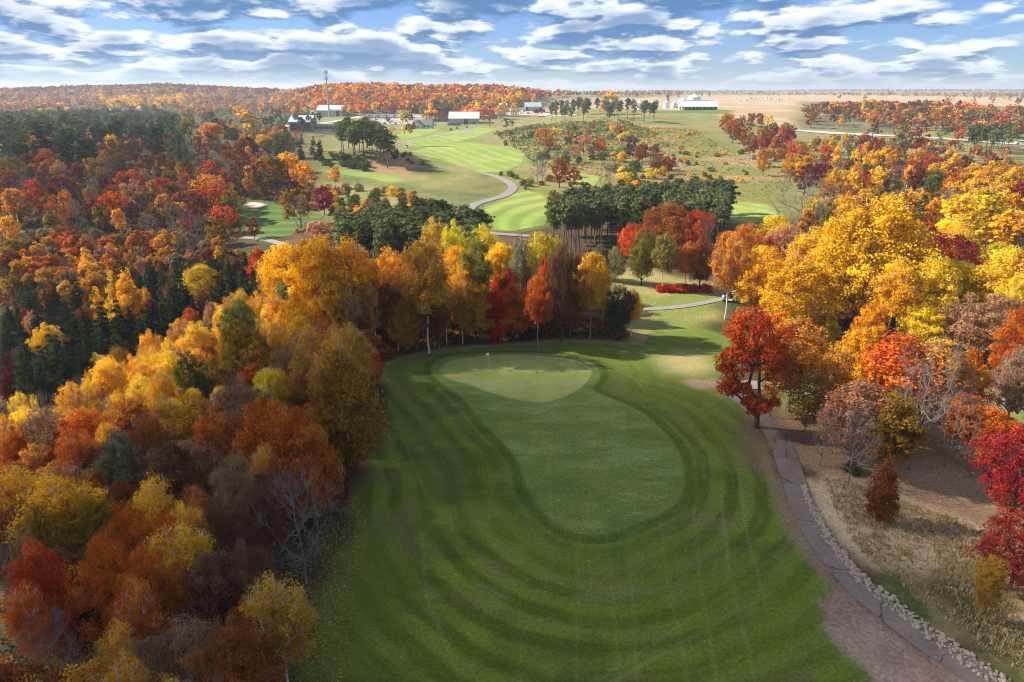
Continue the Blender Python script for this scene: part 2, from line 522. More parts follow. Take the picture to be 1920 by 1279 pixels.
        gr = np.ones((len(Q), 3)) * (0.315, 0.325, 0.085)
        gr = mixc(gr, (0.35, 0.37, 0.12), sstep(fbm(qx * .5, qy * 1.5, 3.0, 87, 4), 0.45, 0.65) * 0.7)
        gr = mixc(gr, (0.24, 0.275, 0.06), sstep(fbm(qx * .6, qy * 1.3, 4.0, 89, 4), 0.5, 0.68) * 0.5)
        g = mixc(g, (0.155, 0.20, 0.065), (1 - sstep(dg, 0.2, 1.3)) * (1 - sstep(dp, -0.3, 0.3)) * 0.6)
        g = mixc(g, gr, 1 - sstep(dg, -0.2, 0.2))
        for tl in TRACKS:
            dd = line_dist(Q, tl)
            g = mixc(g, g * 1.0 + np.array((0.075, 0.095, 0.05)), (1 - sstep(dd, 0.04, 0.20)) * (0.45 + 0.55 * sstep(q8, .35, .6)) * 0.42 * (dg > 0.5))
        for tl in BROWNLINES:
            dd = line_dist(Q, tl) + (q2 - .5) * 0.8
            g = mixc(g, (0.20, 0.15, 0.08), (1 - sstep(dd, 0.1, 0.7)) * 0.35 * sstep(q2, .35, .6) * (dg > 0.3))
        for pz, cz, sz, az in ((DRY1, (0.36, 0.29, 0.13), 2.0, .8), (WORN, (0.20, 0.13, 0.085), 1.6, .75), (DIRT2, (0.34, 0.22, 0.15), 0.7, .95)):
            dd = poly_dist(Q, pz) + (q8 - .5) * 2.0 + (q2 - .5) * 1.6
            g = mixc(g, cz, (1 - sstep(dd, -sz, sz)) * az)
        # worn verge along the path, leaf fall under the left trees
        dv = line_dist(Q, PATH)
        g = mixc(g, (0.25, 0.165, 0.105), (1 - sstep(dv + (q8 - .5) * 2.2 + (q2 - .5), 1.6, 2.8)) * sstep(q20, .36, .56) * 0.85)
        lf = (1 - sstep(qx + (75 - qy) * 0.10 + (q8 - .5) * 8, -19.0, -10.0)) * (qy < 90)
        g = mixc(g, (0.15, 0.105, 0.05), lf * sstep(q2, 0.35, 0.62) * 0.75)
        edge = (1 - sstep(np.abs(d + 0.8) + (q2 - .5), 0.2, 1.4)) * (qy > 78) * (qx < 20)
        g = mixc(g, (0.30, 0.19, 0.095), edge * 0.8)
        dd = poly_dist(Q, DIRT) + (q8 - .5) * 3.4 + (q2 - .5) * 2.0
        g = mixc(g, mixc(np.ones((len(Q), 3)) * (0.34, 0.225, 0.165), (0.26, 0.165, 0.115), sstep(q2, .4, .65)), 1 - sstep(dd, -0.7, 0.6))
        c[m] = mixc(c[m], g, a)
    # fine mottling everywhere
    c = c * (0.80 + 0.26 * n2 + 0.16 * n05)[:, None]
    return np.clip(c, 0.004, 0.8)


# ------------------------------------------------------------------ mesh helpers


def mesh_np(name, v, f, attrs=None, mats=(), smooth=False, fmat=None):
    """mesh from numpy: v (N,3), f list of (k, M-by-k index array)"""
    me = bpy.data.meshes.new(name)
    v = np.ascontiguousarray(v, np.float32)
    me.vertices.add(len(v))
    me.vertices.foreach_set('co', v.ravel())
    tot = sum(a.size for a in f)
    npoly = sum(len(a) for a in f)
    me.loops.add(tot)
    me.polygons.add(npoly)
    me.loops.foreach_set('vertex_index', np.concatenate([a.ravel() for a in f]).astype(np.int32))
    starts, s = [], 0
    for a in f:
        k = a.shape[1]
        starts.append(np.arange(len(a)) * k + s)
        s += a.size
    me.polygons.foreach_set('loop_start', np.concatenate(starts).astype(np.int32))
    if fmat is not None:
        me.polygons.foreach_set('material_index', np.asarray(fmat, np.int32))
    if smooth:
        me.polygons.foreach_set('use_smooth', np.ones(npoly, bool))
    for m in mats:
        me.materials.append(m)
    for an, (typ, dat) in (attrs or {}).items():
        at = me.attributes.new(an, typ, 'POINT')
        if typ == 'FLOAT_COLOR':
            d4 = np.ones((len(v), 4), np.float32)
            d4[:, :3] = dat
            at.data.foreach_set('color', d4.ravel())
        else:
            at.data.foreach_set('value', np.ascontiguousarray(dat, np.float32))
    me.update()
    me.validate()
    return me


def link_obj(name, data, parent=None, loc=None, rot=None, scale=None):
    o = bpy.data.objects.new(name, data)
    COL.objects.link(o)
    if parent is not None:
        o.parent = parent
    if loc is not None:
        o.location = loc
    if rot is not None:
        o.rotation_euler = (0, 0, rot) if isinstance(rot, (int, float)) else rot
    if scale is not None:
        o.scale = scale
    return o


def tag(o, label=None, cat=None, group=None, kind=None):
    if label:
        o['label'] = label
    if cat:
        o['category'] = cat
    if group:
        o['group'] = group
    if kind:
        o['kind'] = kind
    return o


class MB:
    """collects boxes, prisms, tubes and lathes into one mesh"""

    def __init__(s):
        s.v = []
        s.f = []

    def add(s, vs, fs):
        b = len(s.v)
        s.v += [tuple(p) for p in vs]
        s.f += [tuple(i + b for i in q) for q in fs]
        return s

    def box(s, x0, y0, z0, x1, y1, z1):
        return s.add([(x0, y0, z0), (x1, y0, z0), (x1, y1, z0), (x0, y1, z0), (x0, y0, z1), (x1, y0, z1), (x1, y1, z1), (x0, y1, z1)],
                     [(0, 3, 2, 1), (4, 5, 6, 7), (0, 1, 5, 4), (1, 2, 6, 5), (2, 3, 7, 6), (3, 0, 4, 7)])

    def gable(s, x0, y0, x1, y1, z, h, t=0.25, ov=0.5):
        """roof with the ridge along x: two thick slopes"""
        ym = (y0 + y1) / 2
        a, b = x0 - ov, x1 + ov
        k = h / ((y1 - y0) / 2)
        e0, e1 = y0 - ov, y1 + ov
        zl = z - k * ov
        p = [(e0, zl), (ym, z + h), (e1, zl), (e1, zl - t), (ym, z + h - t), (e0, zl - t)]
        vs = [(a, q[0], q[1]) for q in p] + [(b, q[0], q[1]) for q in p]
        fs = [(0, 1, 7, 6), (1, 2, 8, 7), (2, 3, 9, 8), (3, 4, 10, 9), (4, 5, 11, 10), (5, 0, 6, 11), (0, 5, 4, 1), (1, 4, 3, 2), (6, 7, 10, 11), (7, 8, 9, 10)]
        return s.add(vs, fs)

    def house(s, x0, y0, x1, y1, z0, z1, h):
        """walls with gable ends under a ridge along x"""
        ym = (y0 + y1) / 2
        vs = [(x0, y0, z0), (x1, y0, z0), (x1, y1, z0), (x0, y1, z0), (x0, y0, z1), (x1, y0, z1), (x1, y1, z1), (x0, y1, z1), (x0, ym, z1 + h), (x1, ym, z1 + h)]
        return s.add(vs, [(0, 1, 5, 4), (2, 3, 7, 6), (1, 2, 6, 9, 5), (3, 0, 4, 8, 7), (0, 3, 2, 1), (4, 5, 9, 8), (6, 7, 8, 9)])

    def tube(s, p, q, r0, r1=None, n=8, cap=True):
        r1 = r0 if r1 is None else r1
        p, q = Vector(p), Vector(q)
        ax = (q - p).normalized()
        u = ax.orthogonal().normalized()
        w = ax.cross(u)
        vs = []
        for c, r in ((p, r0), (q, r1)):
            for i in range(n):
                a = 2 * math.pi * i / n
                vs.append(c + (u * math.cos(a) + w * math.sin(a)) * r)
        fs = [(i, (i + 1) % n, n + (i + 1) % n, n + i) for i in range(n)]
        if cap:
            fs += [tuple(range(n - 1, -1, -1)), tuple(range(n, 2 * n))]
        return s.add(vs, fs)

    def lathe(s, prof, n=20):
        vs, fs = [], []
        for r, z in prof:
            for i in range(n):
                a = 2 * math.pi * i / n
                vs.append((r * math.cos(a), r * math.sin(a), z))
        for k in range(len(prof) - 1):
            for i in range(n):
                j = (i + 1) % n
                fs.append((k * n + i, k * n + j, (k + 1) * n + j, (k + 1) * n + i))
        fs.append(tuple(range(n - 1, -1, -1)))
        fs.append(tuple((len(prof) - 1) * n + i for i in range(n)))
        return s.add(vs, fs)

    def mesh(s, name, mat):
        me = bpy.data.meshes.new(name)
        me.from_pydata(s.v, [], s.f)
        me.materials.append(mat)
        me.update()
        return me

    def build(s, name, mat, parent=None, **kw):
        return link_obj(name, s.mesh(name, mat), parent, **kw)


def empty(name, loc, rz=0.0):
    o = bpy.data.objects.new(name, None)
    COL.objects.link(o)
    o.location = loc
    o.rotation_euler = (0, 0, rz)
    o.empty_display_size = 0.5
    return o


# ------------------------------------------------------------------ materials


def new_mat(name):
    m = bpy.data.materials.new(name)
    m.use_nodes = True
    t = m.node_tree
    t.nodes.clear()
    return m, t


def simple_mat(name, col, rough=0.7, metal=0.0, nscale=3.0, namp=0.18, bump=0.0, spec=0.3):
    m, t = new_mat(name)
    out = nn(t, 'ShaderNodeOutputMaterial')
    p = nn(t, 'ShaderNodeBsdfPrincipled')
    p.inputs['Roughness'].default_value = rough
    p.inputs['Metallic'].default_value = metal
    p.inputs['Specular IOR Level'].default_value = spec
    tc = nn(t, 'ShaderNodeTexCoord')
    n = nn(t, 'ShaderNodeTexNoise')
    n.inputs['Scale'].default_value = nscale
    n.inputs['Detail'].default_value = 6
    link(t, tc.outputs['Object'], n.inputs['Vector'])
    mr = nn(t, 'ShaderNodeMapRange')
    mr.inputs[3].default_value = 1 - namp
    mr.inputs[4].default_value = 1 + namp
    link(t, n.outputs[0], mr.inputs[0])
    mx = nn(t, 'ShaderNodeVectorMath', operation='SCALE')
    mx.inputs[0].default_value = col
    link(t, mr.outputs[0], mx.inputs['Scale'])
    link(t, mx.outputs[0], p.inputs['Base Color'])
    if bump:
        b = nn(t, 'ShaderNodeBump')
        b.inputs['Strength'].default_value = bump
        link(t, n.outputs[0], b.inputs['Height'])
        link(t, b.outputs[0], p.inputs['Normal'])
    link(t, p.outputs[0], out.inputs[0])
    return m


def leaf_material(name, use_attr=False, trans=0.42, hue=0.05):
    m, t = new_mat(name)
    out = nn(t, 'ShaderNodeOutputMaterial')
    if use_attr:
        src = nn(t, 'ShaderNodeAttribute', attribute_name='col').outputs['Color']
    else:
        src = nn(t, 'ShaderNodeObjectInfo').outputs['Color']
    va = nn(t, 'ShaderNodeAttribute', attribute_name='var').outputs['Fac']
    hsv = nn(t, 'ShaderNodeHueSaturation')
    mh = nn(t, 'ShaderNodeMapRange')
    mh.inputs[3].default_value = 0.5 - hue * .36
    mh.inputs[4].default_value = 0.5 + hue * .44
    link(t, va, mh.inputs[0])
    mv = nn(t, 'ShaderNodeMapRange')
    mv.inputs[3].default_value = 0.55
    mv.inputs[4].default_value = 1.40
    link(t, va, mv.inputs[0])
    link(t, mh.outputs[0], hsv.inputs['Hue'])
    link(t, mv.outputs[0], hsv.inputs['Value'])
    link(t, src, hsv.inputs['Color'])
    df = nn(t, 'ShaderNodeBsdfDiffuse')
    tr = nn(t, 'ShaderNodeBsdfTranslucent')
    link(t, hsv.outputs[0], df.inputs[0])
    link(t, hsv.outputs[0], tr.inputs[0])
    mx = nn(t, 'ShaderNodeMixShader')
    mx.inputs[0].default_value = trans
    link(t, df.outputs[0], mx.inputs[1])
    link(t, tr.outputs[0], mx.inputs[2])
    link(t, mx.outputs[0], out.inputs[0])
    return m


def ground_material(name, bump=0.4, fine=5.0, rough=0.95, amp=0.35):
    m, t = new_mat(name)
    out = nn(t, 'ShaderNodeOutputMaterial')
    p = nn(t, 'ShaderNodeBsdfPrincipled')
    p.inputs['Roughness'].default_value = rough
    p.inputs['Specular IOR Level'].default_value = 0.1
    at = nn(t, 'ShaderNodeAttribute', attribute_name='col')
    tc = nn(t, 'ShaderNodeTexCoord')
    n = nn(t, 'ShaderNodeTexNoise')
    n.inputs['Scale'].default_value = fine
    n.inputs['Detail'].default_value = 8
    n.inputs['Roughness'].default_value = 0.7
    link(t, tc.outputs['Object'], n.inputs['Vector'])
    mr = nn(t, 'ShaderNodeMapRange')
    mr.inputs[1].default_value = 0.25
    mr.inputs[2].default_value = 0.75
    mr.inputs[3].default_value = 1 - amp
    mr.inputs[4].default_value = 1 + amp
    link(t, n.outputs[0], mr.inputs[0])
    mx = nn(t, 'ShaderNodeVectorMath', operation='SCALE')
    link(t, at.outputs['Color'], mx.inputs[0])
    link(t, mr.outputs[0], mx.inputs['Scale'])
    link(t, mx.outputs[0], p.inputs['Base Color'])
    b = nn(t, 'ShaderNodeBump')
    b.inputs['Strength'].default_value = bump
    b.inputs['Distance'].default_value = 0.15
    link(t, n.outputs[0], b.inputs['Height'])
    link(t, b.outputs[0], p.inputs['Normal'])
    link(t, p.outputs[0], out.inputs[0])
    return m


def metal_sheet(name, col, scale=1.2, rough=0.45, axis='X', amp=0.12):
    """ribbed metal cladding: fine vertical ribs"""
    m, t = new_mat(name)
    out = nn(t, 'ShaderNodeOutputMaterial')
    p = nn(t, 'ShaderNodeBsdfPrincipled')
    p.inputs['Roughness'].default_value = rough
    tc = nn(t, 'ShaderNodeTexCoord')
    w = nn(t, 'ShaderNodeTexWave', bands_direction=axis)
    w.inputs['Scale'].default_value = scale
    link(t, tc.outputs['Object'], w.inputs['Vector'])
    n = nn(t, 'ShaderNodeTexNoise')
    n.inputs['Scale'].default_value = 0.7
    n.inputs['Detail'].default_value = 5
    link(t, tc.outputs['Object'], n.inputs['Vector'])
    k = math_n(t, 'ADD', math_n(t, 'MULTIPLY', w.outputs['Fac'], amp), math_n(t, 'MULTIPLY_ADD', n.outputs[0], 0.3, 0.8 - amp / 2))
    mx = nn(t, 'ShaderNodeVectorMath', operation='SCALE')
    mx.inputs[0].default_value = col
    link(t, k, mx.inputs['Scale'])
    link(t, mx.outputs[0], p.inputs['Base Color'])
    b = nn(t, 'ShaderNodeBump')
    b.inputs['Strength'].default_value = 0.3
    link(t, w.outputs['Fac'], b.inputs['Height'])
    link(t, b.outputs[0], p.inputs['Normal'])
    link(t, p.outputs[0], out.inputs[0])
    return m



def asphalt_material(name, col):
    """worn asphalt: grain, pale patches and a few cracks"""
    m, t = new_mat(name)
    out = nn(t, 'ShaderNodeOutputMaterial')
    p = nn(t, 'ShaderNodeBsdfPrincipled')
    p.inputs['Roughness'].default_value = .95
    p.inputs['Specular IOR Level'].default_value = .15
    tc = nn(t, 'ShaderNodeTexCoord')
    n1 = nn(t, 'ShaderNodeTexNoise')
    n1.inputs['Scale'].default_value = 9
    n1.inputs['Detail'].default_value = 8
    n1.inputs['Roughness'].default_value = .75
    n2 = nn(t, 'ShaderNodeTexNoise')
    n2.inputs['Scale'].default_value = .45
    n2.inputs['Detail'].default_value = 5
    link(t, tc.outputs['Object'], n1.inputs['Vector'])
    link(t, tc.outputs['Object'], n2.inputs['Vector'])
    wv = nn(t, 'ShaderNodeVectorMath', operation='MULTIPLY_ADD')
    link(t, n2.outputs['Color'], wv.inputs[0])
    wv.inputs[1].default_value = (2.2, 2.2, 0)
    link(t, tc.outputs['Object'], wv.inputs[2])
    v = nn(t, 'ShaderNodeTexVoronoi', feature='DISTANCE_TO_EDGE')
    v.inputs['Scale'].default_value = .2
    link(t, wv.outputs[0], v.inputs['Vector'])
    cr = nn(t, 'ShaderNodeMapRange', interpolation_type='SMOOTHSTEP')
    cr.inputs[1].default_value = .003
    cr.inputs[2].default_value = .012
    cr.inputs[3].default_value = .45
    cr.inputs[4].default_value = 1.0
    link(t, v.outputs['Distance'], cr.inputs[0])
    k = math_n(t, 'ADD', math_n(t, 'MULTIPLY_ADD', n1.outputs[0], .8, .2), math_n(t, 'MULTIPLY_ADD', n2.outputs[0], .9, -.05))
    k = math_n(t, 'MULTIPLY', k, cr.outputs[0])
    mx = nn(t, 'ShaderNodeVectorMath', operation='SCALE')
    mx.inputs[0].default_value = col
    link(t, k, mx.inputs['Scale'])
    link(t, mx.outputs[0], p.inputs['Base Color'])
    link(t, p.outputs[0], out.inputs[0])
    return m


M = {
    'ground': ground_material('ground', 0.6, 3.2, 0.95, 0.52),
    'grass': ground_material('mown_grass', 0.5, 4.5, 0.95, 0.5),
    'green': ground_material('putting_grass', 0.2, 9.0, 0.95, 0.16),
    'leaf': leaf_material('leaf'),
    'needle': leaf_material('needle', False, 0.12, 0.02),
    'leaf_col': leaf_material('leaf_far', True, 0.3, 0.03),
    'bark': simple_mat('bark', (0.075, 0.055, 0.042), 0.95, 0, 2.5, 0.45, 0.5),
    'bark_grey': simple_mat('bark_grey', (0.205, 0.178, 0.152), 0.95, 0, 2.0, 0.35, 0.4),
    'bark_white': simple_mat('bark_white', (0.60, 0.55, 0.47), 0.9, 0, 1.6, 0.5, 0.2),
    'bark_pine': simple_mat('bark_pine', (0.15, 0.095, 0.068), 0.95, 0, 1.5, 0.4, 0.5),
    'asphalt': asphalt_material('asphalt', (0.205, 0.160, 0.134)),
    'asphalt_pale': simple_mat('asphalt_pale', (0.25, 0.22, 0.205), 0.92, 0, 2.0, 0.16, 0.2),
    'concrete': simple_mat('concrete', (0.46, 0.42, 0.39), 0.9, 0, 0.6, 0.14),
    'sand': simple_mat('bunker_sand', (0.62, 0.48, 0.37), 0.95, 0, 1.0, 0.1),
    'stone': simple_mat('stone', (0.40, 0.315, 0.23), 0.95, 0, 2.2, 0.4, 0.5),
    'white_roof': metal_sheet('white_metal_roof', (0.80, 0.82, 0.84), 0.9),
    'grey_wall': metal_sheet('grey_metal_wall', (0.40, 0.42, 0.46), 0.9),
    'pale_wall': metal_sheet('pale_metal_wall', (0.60, 0.60, 0.60), 0.9),
    'tan_wall': metal_sheet('tan_metal_wall', (0.42, 0.35, 0.29), 0.8),
    'blue_roof': metal_sheet('blue_grey_metal_roof', (0.52, 0.60, 0.68), 0.8),
    'green_roof': metal_sheet('green_metal_roof', (0.36, 0.50, 0.44), 0.8),
    'galv': metal_sheet('galvanised_steel', (0.60, 0.62, 0.65), 2.5, 0.4, 'Z', 0.16),
    'steel': simple_mat('tower_steel', (0.33, 0.36, 0.40), 0.5, 0.4, 1.0, 0.1),
    'dark': simple_mat('dark_door_and_shade', (0.03, 0.032, 0.038), 0.6, 0, 1.0, 0.2),
    'glass': simple_mat('window_glass', (0.03, 0.05, 0.06), 0.12, 0, 1.0, 0.1, 0, 0.6),
    'brick': simple_mat('brown_cladding', (0.22, 0.13, 0.09), 0.85, 0, 1.5, 0.2),
    'shingle': simple_mat('roof_shingle', (0.17, 0.15, 0.16), 0.95, 0, 1.5, 0.25),
    'siding': simple_mat('blue_grey_siding', (0.52, 0.57, 0.61), 0.8, 0, 1.5, 0.08),
    'white': simple_mat('white_paint', (0.80, 0.80, 0.78), 0.45, 0, 1.5, 0.06),
    'blue': simple_mat('blue_paint', (0.02, 0.12, 0.30), 0.45, 0, 1.5, 0.12),
    'red': simple_mat('red_paint', (0.36, 0.03, 0.025), 0.4, 0, 1.5, 0.1),
    'black': simple_mat('black_rubber', (0.02, 0.02, 0.022), 0.8, 0, 2.0, 0.1),
    'silver': simple_mat('silver_paint', (0.48, 0.49, 0.5), 0.35, 0.3, 1.5, 0.06),
    'wood': simple_mat('weathered_wood', (0.12, 0.09, 0.07), 0.9, 0, 3.0, 0.25),
    'pallet_stone': simple_mat('sawn_stone', (0.62, 0.50, 0.41), 0.95, 0, 1.2, 0.25),
}

# ------------------------------------------------------------------ ground, mown sheets, paths


def build_ground():
    az = np.concatenate([np.linspace(-180, -58, 26)[:-1], np.linspace(-58, -42, 36)[:-1], np.linspace(-42, 42, 430), np.linspace(42, 58, 36)[1:], np.linspace(58, 180, 26)[1:-1]])
    az = np.radians(az)
    rad = np.concatenate([[0.5, 6, 12], np.geomspace(18, 9500, 470)])
    A, Rr = np.meshgrid(az, rad)
    x, y = (Rr * np.sin(A)).ravel(), (Rr * np.cos(A)).ravel()
    z = terrain(x, y)
    c = ground_color(x, y)
    na, nr = len(az), len(rad)
    i = np.arange(nr - 1)[:, None] * na
    j = np.arange(na)[None, :]
    k = (j + 1) % na
    q = np.stack([i + j, i + k, i + na + k, i + na + j], -1).reshape(-1, 4)[:, ::-1]
    me = mesh_np('ground', np.stack([x, y, z], 1), [q], {'col': ('FLOAT_COLOR', c)}, [M['ground']], True)
    tag(link_obj('ground', me), kind='structure')


def grid_sheet(name, poly, cell, off, mat):
    mn, mx = poly.min(0) - cell, poly.max(0) + cell
    gx = np.arange(mn[0], mx[0] + cell, cell)
    gy = np.arange(mn[1], mx[1] + cell, cell)
    X, Y = np.meshgrid(gx, gy)
    x, y = X.ravel(), Y.ravel()
    P = np.stack([x, y], 1)
    ny, nx = X.shape
    d = poly_dist(P, poly)
    # pull the vertices just outside onto the outline so that the edge is smooth
    near = (d > 0) & (d < cell * 1.5)
    if near.any():
        e = 0.02
        g = np.stack([poly_dist(P[near] + (e, 0), poly) - poly_dist(P[near] - (e, 0), poly), poly_dist(P[near] + (0, e), poly) - poly_dist(P[near] - (0, e), poly)], 1) / (2 * e)
        P[near] -= g * d[near][:, None]
    ins = (d <= cell * 1.5).reshape(ny, nx)
    core = (d <= 0).reshape(ny, nx)
    c4 = ins[:-1, :-1] & ins[1:, :-1] & ins[:-1, 1:] & ins[1:, 1:]
    any_in = core[:-1, :-1] | core[1:, :-1] | core[:-1, 1:] | core[1:, 1:]
    idx = np.arange(nx * ny).reshape(ny, nx)
    ok = c4 & any_in
    q = np.stack([idx[:-1, :-1][ok], idx[:-1, 1:][ok], idx[1:, 1:][ok], idx[1:, :-1][ok]], 1)
    used, inv = np.unique(q, return_inverse=True)
    q = inv.reshape(q.shape)
    P = P[used]
    z = terrain(P[:, 0], P[:, 1]) + off
    c = ground_color(P[:, 0], P[:, 1])
    me = mesh_np(name, np.column_stack([P, z]), [q], {'col': ('FLOAT_COLOR', c)}, [mat], True)
    return tag(link_obj(name, me), kind='structure')


def ribbon(name, line, width, off, mat, edge=None):
    line = np.asarray(line)
    t = np.gradient(line, axis=0)
    t /= np.linalg.norm(t, axis=1)[:, None] + 1e-9
    nrm = np.stack([-t[:, 1], t[:, 0]], 1)
    k = 7
    us = np.linspace(-0.5, 0.5, k)
    wob = 1 + (vnoise(np.arange(len(line)) * 0.25, np.zeros(len(line)), 3) - 0.5) * 0.12
    pts = line[:, None, :] + nrm[:, None, :] * (us[None, :, None] * width * wob[:, None, None])
    x, y = pts[..., 0].ravel(), pts[..., 1].ravel()
    z = terrain(x, y) + off
    n = len(line)
    i = np.arange(n - 1)[:, None] * k
    j = np.arange(k - 1)[None, :]
    q = np.stack([i + j, i + j + 1, i + k + j + 1, i + k + j], -1).reshape(-1, 4)
    me = mesh_np(name, np.stack([x, y, z], 1), [q], None, [mat], True)
    return tag(link_obj(name, me), kind='structure')


build_ground()
grid_sheet('mown_rough', ROUGH, 0.22, 0.035, M['grass'])
grid_sheet('fairway', PEAR, 0.2, 0.055, M['grass'])
grid_sheet('putting_green', GREEN, 0.25, 0.075, M['green'])
for k_, cell_ in (('a', 1.5), ('b', 2.2), ('c', 3.0), ('d', 4.0), ('e', 1.0), ('f', 1.0), ('g', 1.5), ('h', 2.0)):
    grid_sheet('far_fairway', FAIR[k_], cell_, 0.10, M['grass'])
grid_sheet('sand_bunker', BUNKER, 0.7, 0.16, M['ground'])
grid_sheet('bare_earth', DIRT, 0.3, 0.045, M['ground'])
ribbon('cart_path', PATH, 2.3, 0.075, M['asphalt'])
ribbon('cart_path', PATH_B, 2.6, 0.09, M['asphalt_pale'])
ribbon('cart_path', PATH_C, 2.6, 0.105, M['asphalt_pale'])
ribbon('cart_path', PATH_D, 1.7, 0.09, M['asphalt_pale'])
ribbon('cart_path', PATH_E, 3.6, 0.16, M['asphalt_pale'])
ribbon('cart_path', PATH_F, 3.4, 0.16, M['asphalt_pale'])
ribbon('cart_path', PATH_G, 2.2, 0.16, M['asphalt_pale'])
ribbon('cart_path', PATH_H, 5.0, 0.2, M['asphalt_pale'])
ribbon('highway', HIGHWAY, 13.0, 0.35, M['concrete'])
ribbon('town_road', TOWN_ROAD, 9.0, 0.35, M['concrete'])

# fallen leaves: thousands of tiny leaves on the grass, the path verge and under the trees
def fallen_leaves():
    g = np.random.default_rng(77)
    xs, ys = [], []

    def scatter(n, poly, keep):
        mn, mx = poly.min(0), poly.max(0)
        p = g.uniform(mn, mx, (n, 2))
        p = p[poly_dist(p, poly) < 0]
        kk = keep(p[:, 0], p[:, 1])
        p = p[g.random(len(p)) < kk]
        xs.append(p[:, 0])
        ys.append(p[:, 1])
    scatter(15000, ROUGH, lambda x, y: np.clip(0.04 + 0.95 * (1 - sstep(x + (75 - y) * 0.1, -21, -6)), 0, 1) * (poly_dist(np.stack([x, y], 1), PEAR) > -0.2) * (.25 + 1.5 * sstep(fbm(x, y, 2.2, 66), .42, .62)) + 0.02)
    scatter(9000, gpoly([(1380, 760), (1450, 800), (1500, 930), (1640, 1110), (1800, 1230), (1760, 1290), (1560, 1120), (1440, 950), (1390, 830)]), lambda x, y: 0.4 + 0 * x)
    scatter(22000, RIGHT_LITTER, lambda x, y: 0.9 * sstep(fbm(x, y, 4, 12), .35, .6))
    scatter(9000, RIGHT_STRAW, lambda x, y: 0.5 + 0 * x)
    scatter(9000, gpoly([(500, 1050), (640, 900), (690, 960), (640, 1290), (450, 1290)]), lambda x, y: 0.8 + 0 * x)
    x, y = np.concatenate(xs), np.concatenate(ys)
    n = len(x)
    z = terrain(x, y) + 0.10
    s = g.uniform(0.028, 0.070, n)
    a = g.uniform(0, 2 * np.pi, n)
    tl = g.uniform(-0.5, 0.5, (n, 2))
    u = np.stack([np.cos(a), np.sin(a), tl[:, 0]], 1) * s[:, None]
    w = np.stack([-np.sin(a), np.cos(a), tl[:, 1]], 1) * (s * 0.65)[:, None]
    c = np.stack([x, y, z], 1)
    v = np.stack([c - u, c - w, c + u, c + w], 1).reshape(-1, 3)
    pal = np.array([(.60, .40, .12), (.50, .26, .06), (.42, .16, .05), (.30, .16, .08), (.62, .50, .28)])
    col = np.repeat(pal[g.choice(5, n, p=[.26, .2, .2, .24, .1])], 4, 0)
    me = mesh_np('fallen_leaves', v, [np.arange(4 * n).reshape(-1, 4)], {'col': ('FLOAT_COLOR', col), 'var': ('FLOAT', np.repeat(g.random(n), 4))}, [M['leaf_col']])
    tag(link_obj('fallen_leaves', me), kind='stuff')


fallen_leaves()

# tussocks of dry grass on the slope right of the stones
def dry_grass():
    g = np.random.default_rng(78)
    poly = gpoly([(1505, 905), (1570, 895), (1750, 960), (1930, 1000), (1960, 1250), (1880, 1250), (1760, 1150), (1640, 1060), (1560, 980)])
    mn, mx = poly.min(0), poly.max(0)
    p = g.uniform(mn, mx, (15000, 2))
    d = line_dist(p, PATH)
    p = p[(poly_dist(p, poly) < 0) & (d > 2.6) & (fbm(p[:, 0], p[:, 1], 3.0, 33) + g.normal(0, .09, len(p)) > 0.43)]
    vs, cs = [], []
    for (x, y) in p:
        m = g.integers(3, 7)
        hgt = g.uniform(0.08, 0.28)
        zz = float(terrain(x, y))
        colr = np.array([(.60, .43, .22), (.50, .34, .16), (.17, .17, .05), (.36, .30, .11)][g.choice(4, p=[.4, .25, .15, .2])])
        for _ in range(m):
            a = g.uniform(0, 6.28)
            b = np.array([x + g.normal(0, .10), y + g.normal(0, .10), zz + 0.02])
            tip = b + np.array([math.cos(a) * hgt * .6, math.sin(a) * hgt * .6, hgt])
            sd = np.array([-math.sin(a), math.cos(a), 0]) * 0.028
            vs += [b - sd, b + sd, tip]
            cs += [colr] * 3
    v = np.array(vs)
    n = len(v) // 3
    me = mesh_np('dry_grass', v, [np.arange(3 * n).reshape(-1, 3)], {'col': ('FLOAT_COLOR', np.array(cs)), 'var': ('FLOAT', np.repeat(g.random(n), 3))}, [M['leaf_col']])
    tag(link_obj('dry_grass', me), kind='stuff')


dry_grass()


